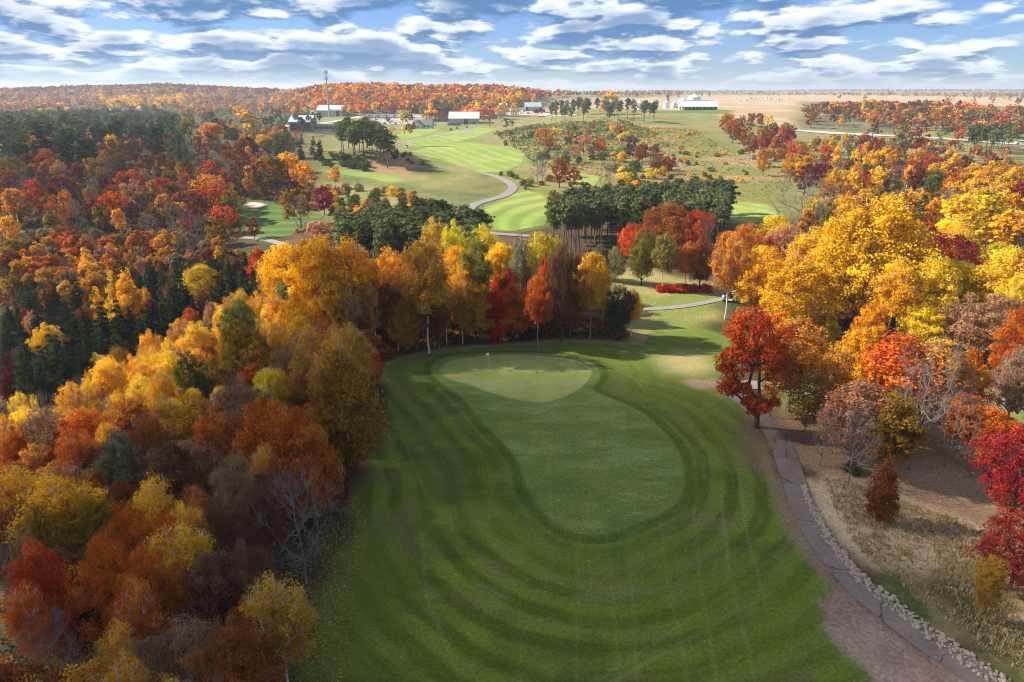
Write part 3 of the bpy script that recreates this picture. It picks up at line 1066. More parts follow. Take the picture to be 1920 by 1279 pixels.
def stone_edging():
    g = random.Random(5)
    protos = []
    for k in range(7):
        mb = MB()
        # rough quarried lump: a deformed box with cut corners
        rings = []
        for zi, (zz, rr) in enumerate(((0, .8), (.35, 1.0), (.75, .85), (1.0, .45))):
            n = 6
            rings.append([(math.cos(6.283 * i / n + zi * .3) * rr * g.uniform(.75, 1.15) * .5, math.sin(6.283 * i / n + zi * .3) * rr * g.uniform(.75, 1.15) * .5, (zz - .25) * .8 + g.uniform(-.08, .08)) for i in range(n)])
        vs = [p for r_ in rings for p in r_]
        fs = []
        for a in range(3):
            for i in range(6):
                j = (i + 1) % 6
                fs.append((a * 6 + i, a * 6 + j, a * 6 + 6 + j, a * 6 + 6 + i))
        fs.append((18, 19, 20, 21, 22, 23))
        mb.add(vs, fs)
        protos.append(mb)
    meshes = [p.mesh('stone', M['stone']) for p in protos]
    lpx = [(1508, 912), (1517, 935), (1530, 960), (1546, 990), (1566, 1020), (1592, 1052), (1622, 1083), (1652, 1108), (1690, 1138), (1732, 1170), (1775, 1200), (1815, 1228), (1856, 1256), (1890, 1280)]
    line = smooth_line(gpoly(lpx), 0.2)
    t = np.gradient(line, axis=0)
    t /= np.linalg.norm(t, axis=1)[:, None]
    nr = np.stack([t[:, 1], -t[:, 0]], 1)
    x0, y0 = line[0]
    root = empty('stone_edging', (x0, y0, float(terrain(x0, y0))))
    tag(root, 'winding band of pale quarried stones laid along the cart path', 'stone edging')
    spots = []
    k = len(line)
    for i in range(k):
        wd = 0.35 + 0.9 * min(1, i / 90)
        for _ in range(6):
            u = g.uniform(-0.1, 1.0) * wd
            px_, py_ = line[i] + nr[i] * (u - 0.1) + np.array([g.uniform(-.12, .12), g.uniform(-.12, .12)])
            spots.append((px_, py_, g.uniform(.11, .30) * (1 if g.random() < .8 else 1.4)))
    spots.sort(key=lambda s: -s[2] * 50 / max(20, s[1]))
    big, rest = spots[:298], spots[298:]
    for (px_, py_, s) in big:
        o = link_obj('stone', meshes[g.randrange(7)], root)
        o.location = (px_ - x0, py_ - y0, float(terrain(px_, py_)) - float(terrain(x0, y0)) + s * .12 + .03)
        o.rotation_euler = (g.uniform(-.5, .5), g.uniform(-.5, .5), g.uniform(0, 6.28))
        o.scale = (s * g.uniform(.9, 1.4), s * g.uniform(.8, 1.1), s * g.uniform(.6, .95))
    mb = MB()
    for (px_, py_, s) in rest:
        p = protos[g.randrange(7)]
        a = g.uniform(0, 6.28)
        ca, sa = math.cos(a), math.sin(a)
        oz = float(terrain(px_, py_)) - float(terrain(x0, y0)) + s * .12 + .03
        sz = s * .75
        mb.add([((vx * ca - vy * sa) * s + px_ - x0, (vx * sa + vy * ca) * s + py_ - y0, vz * sz + oz) for vx, vy, vz in p.v], p.f)
    tag(mb.build('small_stones', M['stone'], root), kind='stuff')


stone_edging()

# ------------------------------------------------------------------ trees: prototypes
PROF = {
    'oak': [(0, .45), (.15, .85), (.4, 1), (.65, .92), (.85, .62), (1, .15)],
    'maple': [(0, .5), (.2, .92), (.45, 1), (.7, .78), (.9, .4), (1, .06)],
    'aspen': [(0, .5), (.25, .95), (.5, 1), (.75, .75), (.92, .4), (1, .08)],
    'thin': [(0, .35), (.3, .75), (.6, 1), (.85, .8), (1, .2)],
    'pine': [(0, .35), (.3, .85), (.6, 1), (.85, .75), (1, .25)],
    'fir': [(0, .7), (.2, .95), (.5, .9), (.75, .65), (1, .12)],
    'spruce': [(0, 1), (.2, .86), (.5, .56), (.8, .25), (1, .02)],
    'cone': [(0, .55), (.12, .95), (.3, 1), (.55, .72), (.8, .36), (1, .04)],
    'shrub': [(0, .8), (.3, 1), (.6, .9), (.85, .6), (1, .2)],
    'grove': [(0, .4), (.2, .85), (.5, 1), (.75, .85), (.92, .5), (1, .1)],
    'bare': [(0, .45), (.25, .85), (.55, 1), (.8, .8), (1, .3)],
}
#        H     W    crown base  clump radius/W  flat  trunk radius/H  asymmetry
SPEC = {
    'oak': (13, 12, .24, .098, .66, .019, .32),
    'maple': (13, 9.5, .20, .105, .78, .015, .24),
    'aspen': (15, 6.5, .38, .14, .85, .0095, .3),
    'grove': (15, 8.5, .40, .115, .78, .011, .30),
    'thin': (9, 4.6, .28, .13, .9, .007, .30),
    'pine': (17, 6.5, .48, .16, .42, .010, .25),
    'fir': (14, 6.2, .16, .14, .55, .010, .2),
    'spruce': (9, 5.0, .04, .12, .40, .012, .10),
    'cone': (9, 5.0, .10, .14, .75, .012, .12),
    'shrub': (3.2, 4.6, .02, .17, .75, .010, .25),
    'bare': (11, 9, .24, .10, .8, .012, .3),
}


def unit(n, g):
    v = g.normal(size=(n, 3))
    return v / (np.linalg.norm(v, axis=1)[:, None] + 1e-9)


def prism_edges(P, Q, ra, rb, n):
    """tapered n-sided prisms for edges P->Q (numpy)"""
    P, Q = np.asarray(P, float), np.asarray(Q, float)
    ax = Q - P
    ax /= np.linalg.norm(ax, axis=1)[:, None] + 1e-9
    ref = np.where(np.abs(ax[:, 2:3]) > 0.9, np.array([[1.0, 0, 0]]), np.array([[0, 0, 1.0]]))
    u = np.cross(ax, ref)
    u /= np.linalg.norm(u, axis=1)[:, None] + 1e-9
    w = np.cross(ax, u)
    vs = []
    for c, r_ in ((P, ra), (Q, rb)):
        for i in range(n):
            a = 2 * np.pi * i / n
            vs.append(c + (u * math.cos(a) + w * math.sin(a)) * np.asarray(r_)[:, None])
    v = np.stack(vs, 1)                      # E, 2n, 3
    E = len(P)
    base = np.arange(E)[:, None, None] * 2 * n
    q = np.array([(i, (i + 1) % n, n + (i + 1) % n, n + i) for i in range(n)])[None]
    return v.reshape(-1, 3), (base + q).reshape(-1, 4)


def gen_tree(kind, seed, lod, sparse=1.0, lean=(0, 0), nclump=None, low=False, shift=(0, 0), pts=None, rcs=None, nleaf=None):
    """returns (wood verts, wood quads, leaf verts, leaf quads, leaf var)"""
    fine = lod == -1
    lod = max(lod, 0)
    g = np.random.default_rng(seed)
    H, W, cb, crk, flat, tr, asym = SPEC[kind]
    prof = PROF[kind]
    pt, pr = [p[0] for p in prof], [p[1] for p in prof]
    nc = {0: 70, 1: 34, 2: 16}[lod] if nclump is None else nclump
    if kind in ('oak', 'maple', 'grove') and lod == 0 and nclump is None:
        nc = 95
    if kind in ('pine', 'fir'):
        nc = {0: 60, 1: 36, 2: 20}[lod]
    if kind == 'spruce':
        nc = {0: 90, 1: 55, 2: 24}[lod]
    if kind == 'bare':
        nc = {0: 120, 1: 70, 2: 24}[lod]
    if kind == 'shrub':
        nc = {0: 26, 1: 16, 2: 9}[lod]
    ph = g.uniform(0, 6.28, 4)
    given = pts
    pts = []
    tries = 0 if given is None else 10 ** 9
    mind = W * crk * (1.12 if kind not in ('bare',) else 0.5)
    while len(pts) < nc and tries < nc * 60:
        tries += 1
        t = g.random()
        rr = np.interp(t, pt, pr)
        if g.random() > rr + 0.12:
            continue
        a = g.uniform(0, 6.28)
        rr *= g.uniform(.82, 1.16)
        rr *= 1 + asym * (math.sin(a * 2 + ph[0] + t * 3) * .6 + math.sin(3 * a + ph[1] - t * 2) * .4)
        fr = g.random() ** (0.42 if kind not in ('spruce',) else 0.5)
        rad = rr * fr * (W / 2 - W * crk * .6)
        zz = H * (cb + (1 - cb) * t) - (W * crk * .5 if t > .8 else 0)
        if kind == 'oak':
            zz += (1 - fr) * H * .05
        if kind in ('pine', 'spruce', 'fir'):
            zz -= fr * 0.25 * W * 0.3
        p = np.array([math.cos(a) * rad + shift[0] * t, math.sin(a) * rad + shift[1] * t, zz])
        md = mind * (1.0 if tries < nc * 20 else .65)
        if all(np.sum((p - q) ** 2) > md * md for q in pts):
            pts.append(p)
    pts = np.array(pts if given is None else given)
    # ---- wood: nodes joined outward from the trunk, radii by the number of tips they carry
    ntr = 9
    top = 0.72 if kind in ('oak', 'maple', 'bare', 'grove') else 0.96
    if kind == 'shrub':
        top = .5
    wob = g.normal(0, H * .008, (ntr, 2)).cumsum(0)
    nodes = [np.array([wob[i, 0] * (i > 0) + lean[0] * (i / (ntr - 1)) ** 1.3, wob[i, 1] * (i > 0) + lean[1] * (i / (ntr - 1)) ** 1.3, H * top * i / (ntr - 1)]) for i in range(ntr)]
    parent = [-1] + list(range(ntr - 1))
    trunk_n = ntr
    order = np.argsort(np.hypot(pts[:, 0], pts[:, 1]) + pts[:, 2] * .4)
    tips = []
    rise = .28 if kind not in ('pine', 'spruce', 'fir') else .02
    for k in order:
        c = pts[k]
        arr = np.array(nodes)
        d = np.linalg.norm(arr - c, axis=1)
        below = arr[:, 2] < c[2] - rise * np.hypot(arr[:, 0] - c[0], arr[:, 1] - c[1])
        low_ok = arr[:, 2] > H * cb * .55
        inner = np.hypot(arr[:, 0], arr[:, 1]) < np.hypot(c[0], c[1]) + .3
        cost = d + np.where(below, 0, 40) + np.where(low_ok, 0, 12) + np.where(inner, 0, 8)
        if kind in ('pine', 'spruce', 'fir'):
            cost = cost + np.where(np.arange(len(arr)) < trunk_n, 0, 30)
        j = int(np.argmin(cost))
        b = arr[j]
        L = np.linalg.norm(c - b)
        prev = j
        nseg = 2 if L > 1.0 else 1
        for sgi in range(1, nseg):
            f = sgi / nseg
            m = b * (1 - f) + c * f + np.array([g.normal(0, .07), g.normal(0, .07), g.uniform(-.05, .10)]) * L
            nodes.append(m)
            parent.append(prev)
            prev = len(nodes) - 1
        nodes.append(c)
        parent.append(prev)
        tips.append(len(nodes) - 1)
    nd = np.array(nodes)
    cnt = np.zeros(len(nd))
    for i in tips:
        cnt[i] += 1
    for i in range(len(nd) - 1, 0, -1):
        if parent[i] >= 0:
            cnt[parent[i]] += cnt[i]
    # trunk nodes were appended first, so sum them down again
    tot = max(1, cnt[0])
    rad = tr * H * np.clip((cnt / tot), 0, 1) ** 0.46
    rad = np.maximum(rad, H * (.0010 if kind in ('bare', 'thin') else .0016))
    for i in range(trunk_n):
        f = i / (trunk_n - 1)
        rad[i] = max(rad[i] * (1 + .5 * max(0, .12 - f) / .12), tr * H * (1 - f) * .55 + H * .0018)
    e = np.arange(1, len(nd))
    pe = np.array(parent)[1:]
    ra, rb = rad[pe].copy(), rad[e].copy()
    isb = e >= trunk_n
    ra[isb] = np.minimum(ra[isb], rb[isb] * 1.6)
    ns = 6 if lod == 0 else (4 if lod == 1 else 3)
    wv, wq = prism_edges(nd[pe], nd[e], ra, rb, ns)
    # ---- twigs
    tw = {0: 7, 1: 4, 2: 0}[lod]
    if kind == 'bare':
        tw = {0: 9, 1: 9, 2: 8}[lod]
    if kind == 'thin':
        tw = {0: 7, 1: 5, 2: 0}[lod]
    if kind in ('pine', 'spruce', 'fir'):
        tw = 0
    if tw:
        tp = nd[tips]
        P0 = np.repeat(tp, tw, 0)
        cen = np.array([0, 0, H * .45])
        od = P0 - cen
        od /= np.linalg.norm(od, axis=1)[:, None] + 1e-9
        dirs = unit(len(P0), g) * .75 + od * .8 + np.array([0, 0, .25])
        dirs /= np.linalg.norm(dirs, axis=1)[:, None]
        LL = W * crk * g.uniform(.6, 1.5, len(P0)) * (1.15 if kind == 'bare' else .95)
        r0 = np.full(len(P0), (.009 if kind == 'bare' else .012) if lod == 0 else .024) * (H / 11)
        P1 = P0 + dirs * LL[:, None] * .55
        P2 = P1 + (dirs + unit(len(P0), g) * .5) * LL[:, None] * .5
        a1, b1 = prism_edges(P0, P1, r0, r0 * .7, 3)
        a2, b2 = prism_edges(P1, P2, r0 * .7, r0 * .3, 3)
        o1 = len(wv)
        o2 = o1 + len(a1)
        wv = np.concatenate([wv, a1, a2])
        wq = np.concatenate([wq, b1 + o1, b2 + o2])
        if kind == 'bare' and lod == 0:
            P3 = P1 + (unit(len(P0), g) + dirs * .6) * LL[:, None] * .45
            a3, b3 = prism_edges(P1, P3, r0 * .5, r0 * .2, 3)
            wq = np.concatenate([wq, b3 + len(wv)])
            wv = np.concatenate([wv, a3])
    # ---- leaves
    nl = {0: 245, 1: 80, 2: 24}[lod]
    ls = {0: .125, 1: .30, 2: .60}[lod]
    if kind == 'aspen':
        nl = int(nl * .8)
    if kind == 'thin':
        nl, ls = int(nl * .42), ls * .85
    if kind in ('pine', 'fir'):
        nl, ls = {0: 200, 1: 80, 2: 30}[lod], {0: .22, 1: .36, 2: .7}[lod]
    if kind == 'spruce':
        nl, ls = {0: 110, 1: 46, 2: 24}[lod], {0: .16, 1: .27, 2: .5}[lod]
    if kind == 'shrub':
        nl, ls = {0: 260, 1: 80, 2: 30}[lod], {0: .10, 1: .19, 2: .36}[lod]
    if kind == 'cone':
        nl = int(nl * .8)
        ls *= .85
    if kind == 'bare':
        nl = 0
    if fine:
        nl, ls = int(nl * 1.6), ls * .70
    nl = int(nl * sparse) if nleaf is None else nleaf
    if nl == 0:
        return wv, wq, None, None, None
    n = len(pts) * nl
    ci = np.repeat(np.arange(len(pts)), nl)
    rc = W * crk * g.uniform(.62, 1.42, len(pts)) if rcs is None else np.array(rcs)
    d = unit(n, g)
    rr = g.random(n) ** .45
    off = d * (rr * rc[ci] * 1.12)[:, None]
    off[:, 2] *= flat
    off[:, 2] -= .12 * rc[ci] * (off[:, 0] ** 2 + off[:, 1] ** 2) / (rc[ci] ** 2)
    # ragged clumps: push by low frequency noise
    pos = pts[ci] + off
    pos += (np.stack([vnoise(pos[:, 0] * 1.3 + 7, pos[:, 2] * 1.3, seed), vnoise(pos[:, 1] * 1.3, pos[:, 0] * 1.3, seed + 3), vnoise(pos[:, 2] * 1.3, pos[:, 1] * 1.3, seed + 5)], 1) - .5) * rc[ci][:, None] * .8
    cen = np.array([0, 0, H * (cb + (1 - cb) * .35)])
    od = pos - cen
    od /= np.linalg.norm(od, axis=1)[:, None] + 1e-9
    nrm = unit(n, g) * .75 + d * .45 + od * .35 + np.array([0, 0, .35])
    nrm /= np.linalg.norm(nrm, axis=1)[:, None] + 1e-9
    if kind == 'spruce':
        nrm = unit(n, g) * .8 + np.array([0, 0, .8])
        nrm /= np.linalg.norm(nrm, axis=1)[:, None]
    rv = unit(n, g)
    u = np.cross(nrm, rv)
    u /= np.linalg.norm(u, axis=1)[:, None] + 1e-9
    w = np.cross(nrm, u)
    s = ls * g.uniform(.65, 1.35, n)
    asp = .72 if kind not in ('pine', 'spruce', 'fir') else .36
    u *= s[:, None]
    w *= (s * asp)[:, None]
    bend = nrm * (s * .22)[:, None]
    v = np.stack([pos - u, pos - w * .9 + bend, pos + u, pos + w * 1.1 + bend], 1).reshape(-1, 3)
    var = np.clip(.5 + g.normal(0, .12, len(pts))[ci] + g.normal(0, .19, n) + (vnoise(pos[:, 0] * .5 + seed, pos[:, 2] * .5, seed + 9) - .5) * .35 + .10 * (rr - .6), 0, 1)
    return wv, wq, v, np.arange(4 * n).reshape(-1, 4), np.repeat(var, 4)


PROTO = {}
BARKS = {'fir': 'bark_pine', 'grove': 'bark_grey', 'oak': 'bark', 'maple': 'bark', 'aspen': 'bark_white', 'thin': 'bark_grey', 'pine': 'bark_pine', 'spruce': 'bark', 'cone': 'bark', 'shrub': 'bark', 'bare': 'bark_grey'}
NVAR = {-1: {'oak': 3, 'maple': 2, 'aspen': 2, 'thin': 2}, 0: {'fir': 1, 'grove': 4, 'oak': 4, 'maple': 4, 'aspen': 4, 'thin': 3, 'bare': 2, 'shrub': 2, 'spruce': 2, 'cone': 2, 'pine': 1},
        1: {'fir': 5, 'grove': 3, 'oak': 5, 'maple': 4, 'aspen': 5, 'thin': 4, 'bare': 3, 'shrub': 4, 'spruce': 3, 'cone': 2, 'pine': 5},
        2: {'fir': 4, 'grove': 2, 'oak': 4, 'maple': 4, 'aspen': 3, 'thin': 3, 'bare': 2, 'shrub': 3, 'spruce': 3, 'cone': 2, 'pine': 4}}


def proto(kind, lod, i, sparse=1.0):
    nv = NVAR[lod][kind]
    key = (kind, lod, i % nv, sparse)
    if key not in PROTO:
        seed = (sorted(SPEC).index(kind) * 100 + lod * 10 + i % nv) + 1000
        wv, wq, lv, lq, var = gen_tree(kind, seed, lod, sparse)
        lm = M['needle'] if kind in ('pine', 'spruce', 'fir') else M['leaf']
        bk = M[BARKS[kind]]
        if lod == 2:
            if lv is None:
                PROTO[key] = (mesh_np(kind + '_far', wv, [wq], {'var': ('FLOAT', np.zeros(len(wv)))}, [bk]),)
            else:
                v = np.concatenate([wv, lv])
                q = np.concatenate([wq, lq + len(wv)])
                va = np.concatenate([np.zeros(len(wv)), var])
                fm = np.concatenate([np.zeros(len(wq)), np.ones(len(lq))])
                PROTO[key] = (mesh_np(kind + '_far', v, [q], {'var': ('FLOAT', va)}, [bk, lm], fmat=fm),)
        else:
            tm = mesh_np(kind + '_trunk', wv, [wq], None, [bk], True)
            cm = None if lv is None else mesh_np(kind + '_crown', lv, [lq], {'var': ('FLOAT', var)}, [lm])
            PROTO[key] = (tm, cm)
    return PROTO[key]


PAL = {
    'yellow': ((.86, .53, .020), 'bright yellow'), 'gold': ((.80, .405, .016), 'golden'), 'amber': ((.58, .26, .022), 'amber'),
    'orange': ((.62, .155, .014), 'orange'), 'rust': ((.31, .085, .020), 'rust brown'), 'redorange': ((.60, .090, .014), 'red orange'),
    'scarlet': ((.62, .028, .012), 'scarlet'), 'crimson': ((.34, .025, .022), 'crimson'), 'maroon': ((.16, .022, .022), 'dark maroon'),
    'brown': ((.19, .085, .042), 'brown'), 'tan': ((.36, .22, .12), 'pale tan'), 'pinkbrown': ((.50, .25, .125), 'pinkish brown'),
    'ochre': ((.33, .185, .014), 'dull ochre'), 'olive': ((.25, .21, .025), 'olive'), 'lime': ((.74, .52, .030), 'yellow green'),
    'green': ((.085, .125, .028), 'leafy green'), 'dkgreen': ((.070, .100, .036), 'dark green'), 'pine': ((.150, .170, .060), 'dark green'),
    'sage': ((.17, .175, .07), 'grey green'), 'palegreen': ((.30, .32, .12), 'pale green'), 'spruce': ((.030, .046, .024), 'blackish green'),
    'bare': ((.3, .3, .3), 'leafless grey'),
}
KNAME = {'fir': 'pine_tree', 'grove': 'maple_tree', 'oak': 'oak_tree', 'maple': 'maple_tree', 'aspen': 'aspen_tree', 'thin': 'birch_tree', 'pine': 'pine_tree', 'spruce': 'spruce_tree', 'cone': 'poplar_tree', 'shrub': 'shrub', 'bare': 'bare_tree'}
KWORD = {'fir': 'pine', 'grove': 'maple', 'oak': 'oak', 'maple': 'maple', 'aspen': 'aspen', 'thin': 'birch', 'pine': 'pine', 'spruce': 'spruce', 'cone': 'poplar', 'shrub': 'shrub', 'bare': 'bare tree'}
TRG = random.Random(11)
PLACED = []                                   # x, y, half width of everything planted


def plant(x, y, h, w, kind, colour, label, group=None, sparse=1.0, lod=None, rot=None, bark=None, jitter=.1, meshes=None, nick=None):
    z = float(terrain(x, y)) - .08
    d = math.hypot(x, y)
    if lod is None:
        lod = 0 if d < 155 else (1 if d < 430 else 2)
        if kind in ('pine', 'fir') and lod == 0:
            lod = 1
    if lod == 0 and d < 50 and kind in ('oak', 'maple', 'aspen', 'thin'):
        lod = -1
    H, W = SPEC[kind][:2]
    i = TRG.randrange(60)
    col = np.array(PAL[colour][0]) * (1 + np.array([TRG.uniform(-jitter, jitter) for _ in range(3)]) * np.array([.7, 1.2, .8])) * TRG.uniform(1 - jitter, 1 + jitter)
    rz = TRG.uniform(0, 6.28) if rot is None else rot
    sc = (w / W, w / W, h / H)
    ms = meshes or proto(kind, lod, i, sparse)
    cat = 'shrub' if kind == 'shrub' else 'tree'
    if len(ms) == 1:
        o = link_obj(KNAME[kind], ms[0], None, (x, y, z), rz, sc)
        o.color = (*col, 1)
        root = o
    else:
        root = empty(KNAME[kind], (x, y, z), rz)
        root.scale = sc
        link_obj('trunk', ms[0], root)
        if ms[1] is not None:
            c = link_obj('crown', ms[1], root)
            c.color = (*col, 1)
    tag(root, label, cat, group)
    PLACED.append((x, y, w / 2, h, nick, kind))
    return root


def height_at(x, y, z, ytop):
    k = (639.5 - ytop) / FPX
    c, s = math.cos(PITCH), math.sin(PITCH)
    return y * (k * c - s) / (c + k * s) + CAM_H - z


def top(px, py, h, wpx, kind, colour, label, **kw):
    """a tree whose top shows at the pixel and that is h metres tall"""
    lim = {'oak': 1.15, 'bare': 1.0, 'shrub': 2.0}.get(kind, .85)
    for _ in range(4):
        x, y, z = hit(px, py, h)
        w = wpx * depth_of(x, y, z + h * .6) / FPX
        if w <= lim * h:
            break
        h *= 1.06
    return plant(x, y, h, min(w, lim * h * 1.1), kind, colour, label, **kw)


def base(bx, by, ytop, wpx, kind, colour, label, **kw):
    """a tree whose foot shows at the pixel"""
    x, y, z = hit(bx, by)
    h = max(1.2, height_at(x, y, z, ytop))
    w = wpx * depth_of(x, y, z + h * .6) / FPX
    return plant(x, y, h, w, kind, colour, label, **kw)

# ------------------------------------------------------------------ the trees one can point to
# the big rust red oak by the bend of the cart path, built for this spot
def hero_oak():
    g = np.random.default_rng(31)
    pts, rcs = [], []

    def lump(n, c, rad, md, rc0, rc1):
        k = 0
        got = []
        while len(got) < n and k < 4000:
            k += 1
            d = g.normal(size=3)
            d /= np.linalg.norm(d)
            p = np.array(c) + d * np.array(rad) * g.uniform(.45, 1.0)
            if all(np.linalg.norm(p - q) > md for q in got):
                got.append(p)
        for p in got:
            pts.append(p)
            rcs.append(g.uniform(rc0, rc1))
    lump(34, (-1.3, 0, 9.6), (3.7, 3.4, 2.9), 1.45, .75, 1.2)
    lump(11, (-4.2, -.4, 7.2), (1.9, 1.9, 1.3), 1.1, .6, .95)
    lump(9, (-3.6, -.8, 4.9), (1.6, 1.5, .6), 1.0, .5, .8)
    lump(8, (1.2, .3, 7.2), (1.5, 1.6, 1.5), 1.2, .6, .95)
    lump(11, (-.5, -1.3, 3.3), (2.0, 1.3, .8), .9, .5, .8)
    old = SPEC['oak']
    SPEC['oak'] = (13, 10, .14, .105, .70, .023, .25)
    wv, wq, lv, lq, var = gen_tree('oak', 424, 0, 1.0, (-.5, 0), pts=pts, rcs=rcs, nleaf=250)
    SPEC['oak'] = old
    return mesh_np('oak_trunk', wv, [wq], None, [M['bark']], True), mesh_np('oak_crown', lv, [lq], {'var': ('FLOAT', var)}, [M['leaf']])


base(1417, 802, 562, 190, 'oak', 'redorange', 'big rust red oak standing alone at the bend of the cart path', meshes=hero_oak(), rot=0.0, jitter=0, nick='the big rust red oak')

T = top
# ---- right of the path
T(1505, 598, 11, 125, 'thin', 'amber', 'amber thin crowned tree right behind the big rust red oak', sparse=1.04, lod=0)
T(1462, 640, 9, 60, 'thin', 'amber', 'narrow amber tree touching the big rust red oak', sparse=0.83, lod=0)
T(1620, 606, 9, 85, 'maple', 'gold', 'golden tree beside the pale path below the tall yellow trees', nick='the golden tree by the pale path')
T(1700, 628, 11, 150, 'thin', 'orange', 'wide airy orange tree shading the slope beside the leafless grey tree', sparse=1.1, lod=0, nick='the wide airy orange tree')
T(1770, 635, 11, 130, 'thin', 'amber', 'airy amber tree with dark forked trunk above the litter slope', sparse=1.1, lod=0)
base(1705, 882, 625, 130, 'bare', 'bare', 'leafless grey tree with drooping twigs among airy orange trees', nick='the drooping leafless tree')
T(1830, 655, 9, 85, 'maple', 'orange', 'orange leaning tree beside the pale path bend', sparse=.8, nick='the orange leaning tree')
base(1595, 872, 720, 120, 'thin', 'pinkbrown', 'pinkish brown oak sapling cluster above the stone edging start', sparse=1.32, lod=0, nick='the pinkish brown tree')
base(1560, 850, 750, 80, 'thin', 'pinkbrown', 'small pinkish brown tree nearest the cart path verge', sparse=1.1, lod=0)
base(1505, 825, 690, 80, 'thin', 'ochre', 'thin ochre tree standing just behind the cart path', sparse=0.66, lod=0)
base(1545, 800, 650, 90, 'thin', 'amber', 'amber tree with two bare stems behind the cart path', sparse=0.72, lod=0)
base(1645, 978, 850, 62, 'cone', 'rust', 'lone rust orange sapling on the straw slope', sparse=.8, nick='the lone sapling')
base(1660, 850, 735, 90, 'thin', 'ochre', 'ochre leaved tree between pinkish brown tree and leafless tree', sparse=0.88, lod=0)
base(1745, 830, 690, 95, 'thin', 'amber', 'amber tree right behind the drooping leafless tree', sparse=0.94, lod=0)
T(1950, 795, 10, 175, 'oak', 'crimson', 'large crimson oak at the frame edge over the litter slope', lod=0, sparse=.7, nick='the large crimson oak')
base(1890, 1105, 960, 165, 'oak', 'crimson', 'low spreading crimson oak with pale grey trunk', lod=0, sparse=.7 * .9, nick='the low crimson oak')
base(1835, 1165, 1045, 62, 'thin', 'ochre', 'slim ochre sapling with pale stem below the crimson oaks', sparse=0.99, lod=0)
base(1597, 885, 862, 34, 'shrub', 'green', 'small green bush at the foot of the pinkish brown tree')
T(1870, 548, 10, 150, 'oak', 'pinkbrown', 'pinkish brown oak below the white stemmed birches', lod=0)
T(1925, 650, 9, 90, 'oak', 'tan', 'pale tan oak at the frame edge beside the pale path')
T(1925, 560, 12, 70, 'maple', 'orange', 'orange maple at the frame edge below the birches')
base(1772, 620, 482, 120, 'aspen', 'yellow', 'yellow aspen with bright white forked stem in front of crimson oak', lod=0, nick='the white stemmed yellow aspen')
base(1862, 640, 462, 115, 'aspen', 'yellow', 'tall yellow birch with white trunk before the green opening', lod=0)
T(1935, 462, 14, 110, 'aspen', 'gold', 'golden birch with white trunk cut by the frame edge', lod=0)
T(1785, 432, 12, 170, 'oak', 'crimson', 'broad crimson red oak among the tall yellow trees', lod=0, nick='the broad crimson oak')
T(1730, 470, 10, 90, 'oak', 'crimson', 'smaller crimson oak joined to the broad crimson oak')
T(1668, 362, 19, 200, 'maple', 'yellow', 'tallest bright yellow cottonwood of the right woods', lod=0, nick='the tallest yellow cottonwood')
T(1600, 392, 18, 140, 'maple', 'yellow', 'tall yellow cottonwood with white stem beside the tallest one', lod=0, nick='the second yellow cottonwood')
T(1640, 450, 14, 95, 'aspen', 'yellow', 'slender yellow tree just below the tallest cottonwood', lod=0)
T(1690, 480, 13, 80, 'aspen', 'gold', 'slender golden tree between cottonwood and crimson oak')
T(1525, 425, 14, 85, 'aspen', 'yellow', 'slender yellow aspen at the woods edge left of the cottonwoods', lod=0)
T(1505, 482, 11, 135, 'maple', 'gold', 'golden spreading tree leaning toward the golf cart lawn', lod=0, nick='the golden spreading tree')
T(1432, 458, 12, 110, 'oak', 'yellow', 'yellow tree with green heart behind the golf cart', lod=0, nick='the yellow tree behind the golf cart')
T(1405, 418, 12, 105, 'oak', 'orange', 'orange oak at the woods corner above the golf cart', nick='the orange corner oak')
T(1368, 470, 9, 55, 'oak', 'tan', 'tan half bare tree standing over the golf cart', sparse=.4)
T(1480, 420, 12, 100, 'oak', 'pinkbrown', 'pinkish brown oak behind the golden spreading tree')
T(1560, 578, 5.5, 42, 'cone', 'yellow', 'small upright yellow tree beside the pale path')
T(1742, 565, 8, 85, 'maple', 'yellow', 'low yellow tree at the foot of the white stemmed aspen')
T(1805, 358, 16, 80, 'aspen', 'yellow', 'upright yellow aspen rising behind the broad crimson oak')
T(1852, 346, 16, 95, 'aspen', 'yellow', 'tall yellow aspen on the skyline of the right woods')
T(1905, 385, 14, 85, 'aspen', 'gold', 'golden aspen near the frame edge above the birches')
T(1918, 338, 13, 70, 'maple', 'crimson', 'red maple near the frame edge behind golden aspens')
T(1512, 318, 15, 135, 'bare', 'bare', 'huge leafless pale tree at the meadow corner', lod=0, nick='the huge leafless tree')
T(1545, 640, 6, 60, 'thin', 'gold', 'thin golden tree beside the pale path near the oak', sparse=1.1, lod=0)
T(1640, 560, 8, 60, 'maple', 'gold', 'golden low tree under the tall yellow cottonwoods')

# ---- the line of trees behind the green
T(530, 452, 15, 100, 'grove', 'gold', 'golden maple at the outer end of the row behind the green', nick='the outer golden maple', lod=0)
T(590, 438, 17, 120, 'grove', 'gold', 'tall domed golden maple highest of the row behind the green', nick='the domed golden maple', lod=0)
T(655, 446, 16, 100, 'grove', 'gold', 'golden maple just beside the domed one in the row', lod=0)
T(610, 500, 13, 90, 'grove', 'gold', 'golden maple tucked below the domed golden maple', lod=0)
T(725, 463, 14, 80, 'aspen', 'gold', 'golden aspen with forked white stems behind the green', lod=0, nick='the forked golden aspen')
base(785, 655, 500, 50, 'thin', 'amber', 'slanting white birch with few amber leaves near the green', sparse=.8, lod=0, nick='the slanting white birch')
T(795, 434, 17, 88, 'aspen', 'amber', 'tall amber aspen in the row above the slanting birch', lod=0, nick='the tall amber aspen')
T(832, 460, 12, 36, 'maple', 'crimson', 'slim red maple between amber aspen and olive tree')
T(870, 484, 12, 66, 'grove', 'yellow', 'yellow maple with dark fork in the row behind the green', lod=0)
